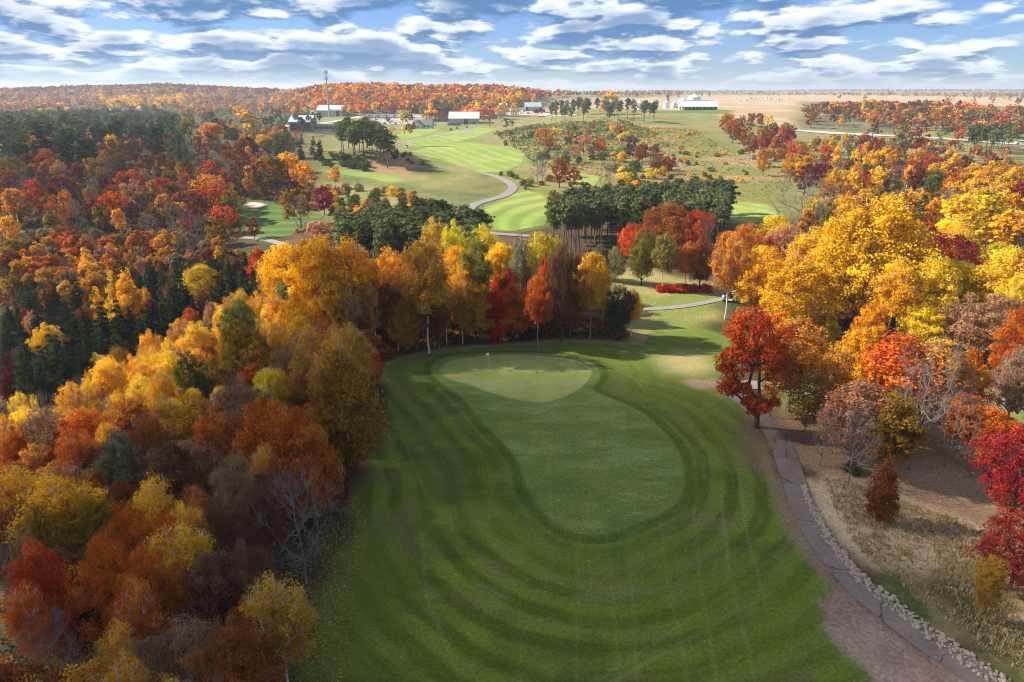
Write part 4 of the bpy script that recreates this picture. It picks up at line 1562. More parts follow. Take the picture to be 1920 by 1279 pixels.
T(890, 428, 16, 66, 'aspen', 'olive', 'olive tree with white stem rising above the green', lod=0)
T(812, 408, 14, 55, 'aspen', 'lime', 'yellow green aspen in front of the dark pine block, left one', nick='the yellow green aspens')
T(850, 412, 14, 50, 'aspen', 'lime', 'yellow green aspen in front of the dark pine block, middle one')
T(905, 416, 14, 56, 'aspen', 'lime', 'yellow green aspen in front of the dark pine block, right one')
T(937, 450, 12, 56, 'grove', 'yellow', 'yellow maple behind the scarlet maple near fairway gap', lod=0)
T(975, 434, 14, 46, 'aspen', 'sage', 'half bare grey green aspen behind the scarlet maple', sparse=.5)
T(1018, 432, 14, 66, 'grove', 'lime', 'pale yellow round tree by the lower striped fairway', nick='the pale yellow round tree')
T(1058, 450, 15, 62, 'oak', 'brown', 'dark brown oak in the row by the golden end tree', lod=0, nick='the dark brown oak')
T(1045, 480, 12, 55, 'oak', 'brown', 'second brown oak just below the dark brown oak', lod=0)
T(1022, 470, 13, 32, 'maple', 'redorange', 'slim red orange maple beside the dark brown oak', lod=0)
T(930, 505, 11, 40, 'cone', 'scarlet', 'brilliant scarlet maple at the back of the green', jitter=0, lod=0, nick='the scarlet maple')
base(962, 640, 530, 76, 'maple', 'orange', 'bright orange maple touching the scarlet maple', lod=0, jitter=.03, nick='the bright orange maple')
base(893, 645, 520, 72, 'maple', 'amber', 'amber brown maple beside the scarlet maple', lod=0)
T(1012, 512, 11, 50, 'grove', 'orange', 'orange maple between bright orange maple and brown oak', lod=0)
base(1106, 634, 468, 76, 'grove', 'gold', 'golden tree with slim dark trunk closing the row', lod=0, bark='bark', nick='the golden end tree')
base(1157, 638, 535, 66, 'oak', 'dkgreen', 'dark green juniper at the corner of the rough', lod=0, nick='the dark juniper')
base(1184, 630, 540, 34, 'aspen', 'gold', 'small golden tree beside the dark juniper', lod=0)
T(755, 560, 8, 60, 'maple', 'amber', 'low amber maple beneath the forked golden aspen', lod=0)
T(690, 545, 8, 50, 'maple', 'maroon', 'dark red maple under the golden row', lod=0)
T(720, 530, 10, 60, 'thin', 'rust', 'rust birch under the golden row', sparse=1.2, lod=0)
T(820, 560, 8, 44, 'thin', 'rust', 'thin rust birch close to the slanting birch', sparse=1.2, lod=0)
T(1155, 462, 7, 40, 'oak', 'palegreen', 'pale green round willow beyond the golden end tree')
T(1125, 458, 7, 38, 'oak', 'sage', 'greyish round willow beyond the golden end tree')
T(1130, 500, 9, 40, 'oak', 'amber', 'amber tree peeping behind the golden end tree')
for bx_, by_, ty_, lab_ in ((702, 668, 520, 'white birch stem with few leaves at the bend of the rough'), (748, 658, 505, 'thin white birch next to the slanting birch'), (815, 648, 500, 'white birch pair stem inside the row above the green'), (838, 646, 515, 'short white birch inside the row above the green'), (868, 644, 505, 'thin white birch before the amber brown maple'), (668, 680, 530, 'white birch low in the golden row near the elm')):
    base(bx_, by_, ty_, 44, 'aspen', 'amber', lab_, sparse=.35, lod=0)
# ---- orange group in front of the big pine block
T(1258, 377, 13, 105, 'oak', 'rust', 'rust orange broad oak in front of the pine block', nick='the broad oak by the pines')
T(1310, 388, 12, 70, 'oak', 'redorange', 'red orange oak at the corner of the pine block')
T(1188, 416, 9, 60, 'oak', 'redorange', 'low red oak before the pine trunks')
T(1210, 425, 11, 60, 'maple', 'olive', 'olive maple at the lawn edge below the pines')
T(1250, 432, 11, 50, 'aspen', 'olive', 'olive aspen in the clump below the broad oak')
T(1290, 452, 9, 40, 'aspen', 'orange', 'orange aspen in the clump below the broad oak')
T(1320, 440, 10, 55, 'maple', 'rust', 'rust maple at the end of the clump by the lawn')
T(1328, 402, 11, 34, 'bare', 'bare', 'leafless white birch by the corner of the pine block')
for px_, lab_ in ((1245, 'scarlet bush at the outer end of the low red hedge line'), (1265, 'scarlet bush second along the low red hedge line'), (1283, 'scarlet tall bush in the middle of the low hedge line'), (1303, 'scarlet wide bush of the low hedge line on the lawn'), (1325, 'scarlet last bush of the low hedge line toward the cart')):
    T(px_, 531, 1.6, 26, 'shrub', 'scarlet', lab_, group='low red bushes along the lawn')

# ---- left woods beside the fairway
base(655, 890, 655, 155, 'maple', 'ochre', 'large dull ochre elm at the edge of the fairway', lod=0, nick='the large ochre elm', sparse=.95)
base(575, 1094, 880, 160, 'bare', 'bare', 'leafless grey tree at the rough edge with spreading twigs', nick='the leafless fairway tree')
T(445, 600, 11, 118, 'oak', 'ochre', 'round ochre oak on the yellow slope', nick='the round ochre oak', lod=0)
T(350, 655, 10, 62, 'oak', 'green', 'leafy green tree among thin yellow trees', lod=0, nick='the leafy green tree')
T(440, 552, 12, 70, 'aspen', 'olive', 'olive aspen above the round ochre oak', lod=0)
T(552, 548, 11, 90, 'maple', 'gold', 'golden tree in front of the outer golden maple', lod=0)
T(536, 515, 11, 55, 'aspen', 'sage', 'grey green aspen beside the outer golden maple', lod=0)
T(566, 610, 7, 56, 'oak', 'green', 'dark leafy green tree between golden trees', lod=0)
T(530, 642, 9, 88, 'oak', 'tan', 'tan and yellow half bare oak above the orange maple', sparse=.6, lod=0)
T(490, 728, 12, 120, 'maple', 'orange', 'vivid orange maple next to the large ochre elm', lod=0, nick='the vivid orange maple')
T(560, 765, 11, 115, 'maple', 'orange', 'orange maple in front of the large ochre elm', lod=0, nick='the orange maple by the elm')
T(395, 762, 9, 72, 'aspen', 'orange', 'small orange aspen beside the vivid orange maple', lod=0)
T(278, 782, 9, 92, 'oak', 'rust', 'red rust oak behind the brown oaks', lod=0, nick='the red rust oak')
T(312, 820, 10, 118, 'oak', 'brown', 'brown oak with curled leaves below the red rust oak', lod=0, nick='the curled brown oak')
T(430, 845, 10, 110, 'oak', 'tan', 'tan brown oak below the vivid orange maple', lod=0)
T(510, 860, 9, 90, 'oak', 'rust', 'rust oak behind the leafless fairway tree', lod=0, sparse=.8)
T(470, 900, 9, 100, 'oak', 'brown', 'brown thinning oak beside the leafless fairway tree', lod=0, sparse=.7)
T(232, 938, 9, 100, 'oak', 'orange', 'orange oak at the back of the orange trio', lod=0)
T(185, 1000, 9.5, 130, 'oak', 'orange', 'large orange oak at the front of the orange trio', lod=0, jitter=.04, nick='the large orange oak')
T(268, 1018, 9.5, 120, 'oak', 'orange', 'orange oak leaning out from the orange trio', lod=0, jitter=.04)
T(312, 962, 9, 85, 'oak', 'redorange', 'red orange oak beside the brown oaks near the frame base', lod=0)
T(50, 1005, 10, 108, 'maple', 'redorange', 'flaming red orange maple in the frame corner', lod=0, nick='the flaming maple')
T(20, 875, 10, 120, 'aspen', 'gold', 'golden aspen at the frame edge above the flaming maple', lod=0)
T(95, 890, 10, 130, 'aspen', 'gold', 'dense golden aspen above the large orange oak', lod=0, nick='the dense golden aspen')
T(150, 925, 9, 130, 'maple', 'ochre', 'ochre green maple between golden aspen and orange oak', lod=0)
T(60, 950, 9, 110, 'maple', 'ochre', 'ochre green maple above the flaming maple', lod=0)
T(130, 805, 9, 60, 'aspen', 'orange', 'upright orange aspen on the slope above the golden aspen', lod=0)
T(15, 800, 9, 70, 'maple', 'orange', 'orange maple at the frame edge on the yellow slope', lod=0)
T(215, 805, 10, 80, 'aspen', 'sage', 'grey green tree with pale stem beside the red rust oak', lod=0)
T(90, 755, 5, 58, 'maple', 'rust', 'low rust round maple on the yellow slope', lod=0)
T(178, 770, 5, 40, 'maple', 'crimson', 'small crimson maple on the yellow slope', lod=0)
T(15, 678, 6.5, 50, 'maple', 'maroon', 'dark maroon maple at the frame edge by the valley', lod=0)
T(280, 745, 6, 50, 'maple', 'crimson', 'crimson bushy maple in the grey thicket', lod=0)
T(230, 500, 13, 58, 'cone', 'gold', 'flame shaped golden aspen standing in the dark spruces', nick='the flame shaped aspen')
T(205, 510, 12, 45, 'cone', 'gold', 'golden aspen stem joined to the flame shaped aspen')
T(178, 538, 9, 34, 'cone', 'gold', 'narrow golden aspen alone in the dark spruces')
T(270, 535, 7, 24, 'cone', 'gold', 'tiny golden aspen beside the flame shaped aspen')
T(370, 490, 9, 72, 'maple', 'lime', 'pale yellow green tree at the spruce edge', sparse=.7)
T(82, 606, 8, 50, 'aspen', 'gold', 'golden aspen by the bare patch in the valley')
T(58, 578, 7, 36, 'oak', 'pinkbrown', 'pinkish brown tree near the bare patch in the valley')
T(350, 1155, 8, 175, 'oak', 'tan', 'beige wide half bare oak at the bottom of the frame', sparse=.8, lod=0, nick='the beige oak')
T(250, 1200, 7.5, 110, 'oak', 'tan', 'smaller beige oak beside the wide beige one', sparse=.7, lod=0)
T(455, 1010, 9, 120, 'oak', 'brown', 'dull brown oak nearest the rough edge', lod=0, sparse=.8)
T(400, 940, 9, 115, 'oak', 'brown', 'dull brown oak above the orange trio', lod=0, sparse=.9)
T(390, 1040, 8.5, 110, 'thin', 'brown', 'brown thin oak beside the orange trio', lod=0, sparse=2)
T(470, 1110, 7.5, 110, 'thin', 'rust', 'dark rust thin tree at the rough edge near the frame base', lod=0, sparse=2)
T(70, 1150, 8, 130, 'bare', 'bare', 'leafless grey tree in the bottom corner', lod=0)
T(150, 1210, 7, 110, 'bare', 'bare', 'second leafless grey tree in the bottom corner thicket', lod=0)

# ---- hillside woods beyond the valley
T(535, 278, 13, 62, 'maple', 'gold', 'big golden maple above the bunker green', nick='the big golden maple')
T(505, 283, 14, 60, 'maple', 'ochre', 'ochre maple joined to the big golden maple')
T(565, 296, 13, 50, 'maple', 'gold', 'golden maple on the fairway side of the big golden maple')
T(555, 345, 12, 70, 'maple', 'ochre', 'dark ochre maple right behind the bunker green')
T(203, 243, 15, 34, 'cone', 'yellow', 'pointed yellow tree against the dark pine plantation', nick='the pointed yellow tree')
T(202, 264, 13, 62, 'oak', 'rust', 'rust round oak below the pointed yellow tree')
T(57, 254, 12, 34, 'aspen', 'gold', 'golden aspen against the dark pine plantation')
T(88, 255, 11, 26, 'aspen', 'orange', 'orange narrow aspen against the dark pine plantation')
T(303, 282, 11, 42, 'cone', 'rust', 'deep rust pyramid shaped oak by the grey bare tree')
T(340, 266, 14, 52, 'bare', 'bare', 'leafless grey tree with white stem below the plantation')
T(390, 342, 12, 74, 'oak', 'redorange', 'domed red orange oak above the striped bunker fairway', nick='the domed red oak')
T(355, 352, 11, 66, 'oak', 'rust', 'rust flat topped oak beside the domed red oak')
T(300, 330, 10, 44, 'oak', 'scarlet', 'small scarlet topped oak on the hillside')
T(205, 358, 11, 56, 'oak', 'redorange', 'red orange oak in the middle of the hillside woods')
T(415, 382, 9, 62, 'oak', 'redorange', 'low red oak beside the bunker fairway')
base(477, 449, 402, 30, 'maple', 'rust', 'lone rust lollipop tree on the striped bunker fairway', nick='the lollipop tree')
T(592, 412, 9, 78, 'oak', 'pinkbrown', 'reddish brown oak behind the golden row')
T(603, 345, 8, 46, 'maple', 'crimson', 'crimson maple at the foot of the bunker green bank')
T(625, 310, 9, 24, 'aspen', 'gold', 'slender golden birch on the far fairway corner')
T(735, 345, 4, 24, 'shrub', 'yellow', 'bright yellow bush in the thicket above the pine block')
T(440, 272, 12, 70, 'oak', 'rust', 'rust oak on the hilltop near the crimson tree')
T(465, 255, 10, 48, 'maple', 'maroon', 'dark crimson maple on the hilltop')
T(490, 250, 9, 28, 'aspen', 'yellow', 'yellow aspen beside the dark crimson hilltop maple')
T(392, 226, 16, 44, 'aspen', 'gold', 'golden orange tree at the end of the plantation')
T(350, 214, 15, 42, 'maple', 'olive', 'olive gold tree at the end of the plantation')
T(460, 205, 17, 42, 'aspen', 'yellow', 'lemon yellow poplar behind the hilltop')
T(515, 182, 15, 44, 'maple', 'gold', 'golden round tree standing above the town beside the cell tower')
T(548, 188, 14, 40, 'maple', 'amber', 'amber round tree above the low building roof')
T(572, 196, 12, 34, 'maple', 'ochre', 'dull ochre tree behind the low building roof')
T(522, 240, 9, 56, 'maple', 'amber', 'amber maple below the long low building', nick='the amber maple')
T(555, 243, 5, 22, 'maple', 'redorange', 'red orange small maple beside the amber maple')
T(370, 250, 8, 30, 'shrub', 'rust', 'rust bush on the hilltop by the plantation')
T(270, 400, 8, 40, 'bare', 'bare', 'leafless white birch in the hillside thicket')
T(366, 408, 10, 26, 'bare', 'bare', 'slim white leafless birch near the lollipop tree')
T(750, 388, 12, 28, 'cone', 'rust', 'rust orange tree poking out of the dark pine block')
T(1038, 355, 6, 24, 'oak', 'scarlet', 'small scarlet tree at the tip of the pine block')

# ---- the middle distance
base(757, 274, 206, 17, 'aspen', 'lime', 'left of the twin yellow green poplars on the fairway', bark='bark')
base(770, 275, 205, 20, 'aspen', 'ochre', 'right of the twin poplars on the fairway, duller leaves', bark='bark')
T(808, 187, 18, 30, 'maple', 'gold', 'golden round tree beside the grey house')
T(822, 194, 17, 22, 'pine', 'pine', 'dark pine next to the golden tree by the house')
T(838, 195, 17, 22, 'pine', 'pine', 'dark pine with tall trunk beside the long tan barn')
T(895, 187, 14, 22, 'maple', 'yellow', 'brilliant yellow round tree behind the long tan barn')
T(935, 198, 13, 20, 'aspen', 'gold', 'golden tree at the end of the long tan barn')
T(918, 215, 9, 28, 'oak', 'olive', 'olive tree at the end of the long tan barn')
T(950, 222, 8, 26, 'oak', 'dkgreen', 'dark green tree near the end of the tan barn')
T(665, 190, 10, 14, 'cone', 'crimson', 'crimson pear shaped tree by the grey metal building')
T(705, 223, 5, 17, 'oak', 'crimson', 'first small crimson tree by the parked cars')
T(729, 219, 6, 18, 'oak', 'maroon', 'second small crimson tree by the parked cars')
T(733, 238, 6, 26, 'maple', 'yellow', 'low yellow tree at the foot of the pine knoll')
T(1022, 237, 11, 46, 'oak', 'amber', 'amber brown broad oak at the top of the shrub slope', nick='the amber slope oak')
T(1065, 245, 8, 28, 'oak', 'crimson', 'crimson oak beside the amber slope oak')
T(1095, 253, 10, 42, 'oak', 'pinkbrown', 'pinkish brown oak in the middle of the shrub slope')
T(1127, 254, 10, 30, 'oak', 'orange', 'orange oak in the middle of the shrub slope')
T(1182, 252, 11, 36, 'oak', 'brown', 'brown oak with bare trunk on the shrub slope')
T(1207, 268, 9, 38, 'oak', 'rust', 'rust red twin headed oak on the shrub slope')
T(1228, 273, 7, 24, 'oak', 'rust', 'lower half of the twin headed rust oaks')
T(1255, 291, 8, 38, 'oak', 'crimson', 'crimson red round oak near the meadow edge')
T(1050, 296, 11, 46, 'oak', 'rust', 'rust flat topped oak beside leafless trees on the fairway')
T(1076, 312, 9, 36, 'oak', 'rust', 'smaller rust oak beside the flat topped oak')
T(1008, 286, 11, 36, 'bare', 'bare', 'leafless grey tree on the fairway by the rust oaks')
T(1018, 292, 10, 26, 'bare', 'bare', 'second leafless tree on the fairway by the rust oaks')
T(1140, 168, 20, 46, 'maple', 'gold', 'golden crowns rising out of the far pine stand')
T(1442, 212, 11, 24, 'maple', 'yellow', 'lemon yellow round tree above the meadow')

# ------------------------------------------------------------------ woods: filled zone by zone, each tree its own object
AVOID = [gpoly([(505, 1040), (640, 985), (640, 1295), (450, 1295), (485, 1150)]), ROUGH, BEHIND, DIRT, BUNKER, YARD, YARD2] + list(FAIR.values())
AVOID_LINES = [(PATH, 2.6), (PATH_B, 2.2), (PATH_C, 2.2), (PATH_D, 2.0), (PATH_E, 3.5), (PATH_F, 3), (PATH_G, 2.5), (HIGHWAY, 12)]
PENDING = []
_PA = None


def blocked(x, y, rad):
    P = np.array([[x, y]])
    for p in AVOID:
        if p[:, 0].min() - 2 < x < p[:, 0].max() + 2 and p[:, 1].min() - 2 < y < p[:, 1].max() + 2:
            if poly_dist(P, p)[0] < 0.8:
                return True
    for l, d in AVOID_LINES:
        if l[:, 0].min() - d < x < l[:, 0].max() + d and l[:, 1].min() - d < y < l[:, 1].max() + d:
            if line_dist(P, l)[0] < d:
                return True
    return False


def in_poly(px, py, poly):
    ins = False
    n = len(poly)
    for i in range(n):
        ax, ay = poly[i]
        bx, by = poly[(i + 1) % n]
        if (ay > py) != (by > py) and px < (bx - ax) * (py - ay) / (by - ay) + ax:
            ins = not ins
    return ins


def fill(poly, n, mix, phrase, group, space=.62, tries=None, seed=1, lod=None, need_free=True):
    """mix: (weight, kind, colours, hmin, hmax, width/height, sparse)"""
    g = random.Random(seed * 977 + 5)
    xs, ys = [p[0] for p in poly], [p[1] for p in poly]
    wts = [m_[0] for m_ in mix]
    done = 0
    arr = np.array([(p[0], p[1], p[2]) for p in PLACED]) if PLACED else np.zeros((0, 3))
    arr = list(map(tuple, arr))
    for _ in range(tries or n * 14):
        if done >= n:
            break
        px_, py_ = g.uniform(min(xs), max(xs)), g.uniform(min(ys), max(ys))
        if not in_poly(px_, py_, poly):
            continue
        m_ = g.choices(mix, wts)[0]
        h = g.uniform(m_[3], m_[4])
        x, y, z = hit(px_, py_, h)
        w = h * m_[5] * g.uniform(.85, 1.15)
        A = np.array(arr)
        if len(A):
            dd = np.hypot(A[:, 0] - x, A[:, 1] - y)
            if (dd < (A[:, 2] + w / 2) * space).any():
                continue
        if need_free and blocked(x, y, w / 2):
            continue
        colr = g.choice(m_[2])
        r_ = plant(x, y, h, w, m_[1], colr, None, sparse=m_[6], lod=lod)
        arr.append((x, y, w / 2))
        PENDING.append((r_, m_[1], colr, phrase, group, h / ((m_[3] + m_[4]) / 2), x, y))
        done += 1
    return done


OAKS = ['rust', 'rust', 'redorange', 'brown', 'brown', 'maroon', 'orange', 'amber', 'tan', 'pinkbrown', 'ochre']
# bottom left slope, near
fill([(0, 745), (300, 735), (420, 690), (520, 690), (600, 800), (620, 880), (560, 960), (480, 1180), (420, 1300), (0, 1300)], 70,
     [(3, 'oak', ['brown', 'brown', 'rust', 'tan', 'pinkbrown'], 7, 10, .72, .75), (3, 'aspen', ['gold', 'gold', 'amber', 'orange'], 7, 10, .36, .8), (2, 'maple', ['orange', 'ochre', 'amber'], 7, 9.5, .7, .9), (2, 'thin', ['rust', 'brown', 'amber'], 6, 8, .55, 1.6), (1, 'bare', ['bare'], 6, 9, .6, 1), (1, 'shrub', ['green', 'maroon'], 2, 3, 1.4, 1)],
     'in the near slope woods beside the fairway', 'trees of the near slope woods', .58, 3000, 1)
# the yellow slope
fill([(90, 720), (180, 650), (300, 600), (420, 545), (500, 520), (600, 520), (640, 620), (560, 680), (420, 720), (260, 760), (0, 770), (0, 740)], 135,
     [(5, 'aspen', ['gold', 'gold', 'amber', 'yellow'], 7, 10.5, .36, .8), (2, 'thin', ['amber', 'gold', 'orange', 'pinkbrown'], 6, 9, .45, 1.3), (2.5, 'bare', ['bare'], 6, 9.5, .38, 1), (1, 'maple', ['orange', 'ochre'], 6, 9, .7, .8), (.6, 'maple', ['crimson', 'maroon'], 4, 6, .8, 1), (1, 'shrub', ['green', 'rust'], 2, 3, 1.3, 1)],
     'on the yellow slope above the dark spruces', 'trees of the yellow slope', .46, 3500, 2)
# undergrowth and slim trees of the row behind the green
fill([(560, 540), (700, 520), (900, 520), (1080, 520), (1100, 560), (1080, 590), (860, 600), (700, 640), (600, 680), (570, 640)], 75,
     [(4, 'thin', ['rust', 'amber', 'rust', 'orange', 'brown'], 6, 9, .42, 1.4), (2, 'bare', ['bare'], 7, 11, .4, 1), (2, 'aspen', ['gold', 'amber', 'orange'], 8, 12, .4, .8), (1.2, 'maple', ['amber', 'orange', 'crimson', 'ochre'], 5, 8, .65, .9), (1.2, 'shrub', ['green', 'dkgreen', 'maroon'], 1.8, 3, 1.3, 1)],
     'under the golden row behind the green', 'slim trees behind the green', .48, 3000, 3)
fill([(600, 645), (700, 650), (860, 628), (1000, 622), (1150, 620), (1180, 628), (1000, 632), (850, 640), (700, 668), (610, 690)], 36,
     [(3, 'shrub', ['green', 'green', 'dkgreen', 'olive'], 1.4, 2.8, 1.4, 1), (1, 'shrub', ['rust', 'maroon', 'amber'], 1.2, 2.4, 1.3, 1)],
     'in the hedge of undergrowth behind the green', 'bushes along the back of the green', .45, 3000, 4)
fill([(480, 460), (560, 450), (720, 465), (900, 450), (1090, 465), (1110, 500), (900, 520), (560, 540), (480, 520)], 48,
     [(3, 'grove', ['gold', 'gold', 'amber', 'yellow'], 11, 15, .55, .9), (2, 'aspen', ['gold', 'amber', 'orange', 'olive'], 12, 15, .42, .9), (1, 'oak', ['brown', 'rust'], 9, 12, .7, .9), (.7, 'maple', ['crimson', 'redorange'], 8, 12, .5, .9), (1, 'bare', ['bare'], 10, 13, .4, 1)],
     'in the tall row behind the green', 'tall trees behind the green', .6, 2500, 5)
# dark spruces in the valley
fill([(0, 545), (60, 520), (180, 500), (300, 470), (400, 455), (480, 470), (500, 500), (440, 545), (330, 575), (200, 610), (100, 680), (0, 690)], 170,
     [(8, 'spruce', ['spruce', 'spruce', 'dkgreen'], 5, 10, .5, 1), (.5, 'maple', ['maroon'], 4, 6, .8, 1), (.5, 'thin', ['brown', 'rust'], 5, 7, .5, 1)],
     'in the dark spruce valley', 'spruces of the valley', .5, 6000, 6)
# young orange thicket
fill([(0, 425), (150, 420), (300, 425), (420, 440), (430, 470), (300, 480), (250, 500), (120, 530), (0, 545)], 170,
     [(5, 'thin', ['amber', 'ochre', 'orange', 'tan', 'rust'], 5, 8, .55, 1.8), (2, 'aspen', ['amber', 'gold', 'orange'], 5, 8, .45, .9), (1.4, 'shrub', ['dkgreen', 'rust', 'brown', 'green'], 2, 3.5, 1.2, 1), (.8, 'bare', ['bare'], 5, 8, .5, 1)],
     'in the young thicket above the spruces', 'young trees of the thicket', .55, 6000, 7)
# hillside woods
fill([(0, 290), (60, 270), (350, 280), (420, 255), (520, 290), (600, 350), (580, 375), (420, 365), (400, 390), (450, 425), (330, 430), (150, 425), (0, 430)], 132,
     [(6, 'oak', OAKS, 8, 13, .82, 1), (2, 'thin', ['amber', 'rust', 'brown'], 7, 10, .5, 1.5), (1.6, 'bare', ['bare'], 8, 13, .6, 1), (1.2, 'aspen', ['gold', 'amber'], 8, 12, .42, 1), (1, 'maple', ['maroon', 'crimson', 'ochre', 'olive'], 7, 10, .75, 1), (1, 'shrub', ['green', 'dkgreen'], 2.5, 4, 1.2, 1)],
     'on the wooded hillside below the plantation', 'trees of the wooded hillside', .58, 7000, 8)
# bank below the far fairway, around the pine block
fill([(600, 345), (640, 335), (760, 345), (870, 395), (800, 385), (700, 375), (640, 400), (600, 400)], 46,
     [(4, 'shrub', ['lime', 'olive', 'gold', 'green', 'rust'], 2, 4, 1.2, 1), (1, 'thin', ['amber', 'tan', 'rust'], 5, 8, .5, 1.4)],
     'on the bank between fairway and pine block', 'bushes of the fairway bank', .45, 2500, 9)
# shrub slope
fill([(930, 245), (1000, 232), (1100, 222), (1180, 226), (1250, 250), (1260, 300), (1230, 325), (1120, 325), (1060, 300), (990, 275), (930, 262)], 75,
     [(5, 'shrub', ['lime', 'green', 'green', 'olive', 'gold', 'palegreen', 'sage', 'green'], 3, 6, 1.25, 1), (.9, 'oak', ['amber', 'pinkbrown', 'crimson', 'rust'], 5, 8, .85, 1), (.6, 'bare', ['bare'], 5, 8, .6, 1)],
     'on the shrub slope above the pine block', 'bushes of the shrub slope', .4, 5000, 10)
fill([(1230, 240), (1330, 240), (1400, 275), (1470, 320), (1400, 345), (1300, 325), (1250, 290)], 30,
     [(4, 'shrub', ['lime', 'olive', 'sage', 'tan', 'gold', 'green'], 1.2, 2.6, 1.5, 1)],
     'in the open meadow grass', 'low bushes of the meadow', .9, 900, 11)
fill([(985, 325), (1030, 318), (1060, 335), (1100, 330), (1200, 325), (1330, 320), (1370, 330), (1210, 345), (1050, 355)], 22,
     [(4, 'shrub', ['green', 'olive', 'maroon', 'rust', 'gold'], 1.5, 3, 1.4, 1)],
     'along the top of the big pine block', 'bushes above the pine block', .5, 1200, 12)
fill([(580, 285), (640, 280), (700, 290), (690, 305), (600, 305)], 26, [(3, 'shrub', ['green', 'olive', 'green', 'dkgreen'], 2, 4, 1.2, 1)], 'at the foot of the pine knoll', 'bushes of the pine knoll', .45, 900, 13)
fill([(720, 268), (745, 272), (800, 300), (790, 308), (730, 285)], 14, [(3, 'shrub', ['dkgreen', 'green'], 1.5, 2.6, 1.2, 1)], 'on the bank below the pine knoll', 'bushes of the pine knoll bank', .45, 600, 14)
fill([(925, 322), (960, 318), (1000, 330), (990, 345), (940, 335)], 14, [(3, 'shrub', ['olive', 'green', 'gold'], 1.5, 3, 1.2, 1), (2, 'shrub', ['brown', 'sage'], 1.5, 3, 1.2, .6)], 'on the fairway inside the path bend', 'bushes inside the path bend', .45, 600, 15)

# pine blocks
PINE = ['pine', 'pine', 'pine', 'dkgreen']
fill([(1036, 350), (1130, 341), (1250, 330), (1372, 325), (1372, 345), (1368, 362), (1180, 370), (1032, 372)], 150, [(1, 'pine', PINE, 11, 13, .36, 1)], 'in the big pine block beside the striped fairway', 'pines of the big block', .34, 7000, 20, lod=1)
fill([(640, 385), (700, 368), (800, 362), (880, 375), (912, 398), (900, 410), (860, 408), (700, 412), (640, 408)], 52, [(1, 'pine', PINE, 11, 13, .42, 1)], 'in the pine block behind the golden row', 'pines of the middle block', .52, 5000, 21, lod=1)
fill([(0, 212), (120, 206), (300, 200), (350, 222), (350, 262), (200, 262), (0, 268)], 66, [(1, 'fir', ['pine', 'dkgreen', 'spruce'], 12, 15, .50, 1)], 'in the long dark pine plantation on the hill', 'pines of the dark plantation', .42, 6000, 22, lod=1)
fill([(1025, 187), (1100, 178), (1230, 184), (1232, 192), (1120, 196), (1030, 198)], 44, [(1, 'pine', PINE, 16, 18.5, .36, 1)], 'in the far pine stand before the silos', 'pines of the far stand', .5, 3000, 23, lod=2)
fill([(632, 222), (660, 213), (690, 216), (718, 232), (725, 245), (690, 240), (640, 240)], 20, [(1, 'pine', PINE, 14, 17, .48, 1)], 'on the knoll beside the far fairway', 'pines on the knoll', .5, 1500, 24, lod=1)
fill([(548, 208), (590, 205), (620, 212), (610, 222), (560, 225)], 10, [(1, 'pine', PINE, 12, 14, .45, 1)], 'before the long low building', 'pines before the low building', .6, 400, 25, lod=1)
fill([(540, 246), (600, 250), (600, 262), (545, 262)], 7, [(1, 'spruce', ['dkgreen'], 6, 9, .5, 1)], 'below the long low building', 'spruces below the low building', .5, 300, 26, lod=1)
fill([(1805, 222), (1890, 226), (1915, 240), (1810, 236)], 26, [(1, 'pine', PINE, 13, 16, .4, 1)], 'beside the highway at the frame edge', 'pines beside the highway', .5, 1200, 27, lod=2)

# right woods
fill([(1370, 430), (1450, 385), (1560, 350), (1700, 345), (1930, 370), (1930, 530), (1860, 510), (1700, 490), (1560, 480), (1480, 480), (1400, 480)], 40,
     [(4, 'maple', ['yellow', 'gold', 'gold', 'lime', 'amber'], 9, 14, .62, .9), (5, 'aspen', ['yellow', 'gold', 'amber'], 10, 14, .34, .9), (1, 'oak', ['orange', 'rust', 'pinkbrown', 'crimson'], 7, 11, .8, .9), (1, 'shrub', ['green', 'olive', 'dkgreen', 'maroon'], 2, 3.5, 1.2, 1)],
     'in the tall yellow woods across the path', 'trees of the yellow woods', .58, 4500, 30)
fill([(1520, 360), (1640, 345), (1800, 340), (1930, 345), (1930, 375), (1700, 372), (1560, 380)], 50,
     [(3, 'maple', ['lime', 'yellow', 'gold', 'olive'], 8, 12, .7, .9), (2, 'aspen', ['yellow', 'gold'], 9, 13, .42, .9), (1, 'bare', ['bare'], 8, 11, .6, 1), (1, 'oak', ['rust', 'crimson'], 7, 9, .8, 1)],
     'at the back edge of the yellow woods', 'back trees of the yellow woods', .55, 2500, 31)
fill([(1480, 700), (1600, 700), (1720, 690), (1850, 700), (1930, 760), (1930, 800), (1800, 760), (1650, 790), (1500, 770)], 7,
     [(3, 'thin', ['amber', 'orange', 'ochre', 'pinkbrown'], 6, 9, .55, 1.7), (1, 'bare', ['bare'], 6, 9, .5, 1)],
     'among the airy trees on the litter slope', 'airy trees of the litter slope', .5, 1500, 32, lod=0)
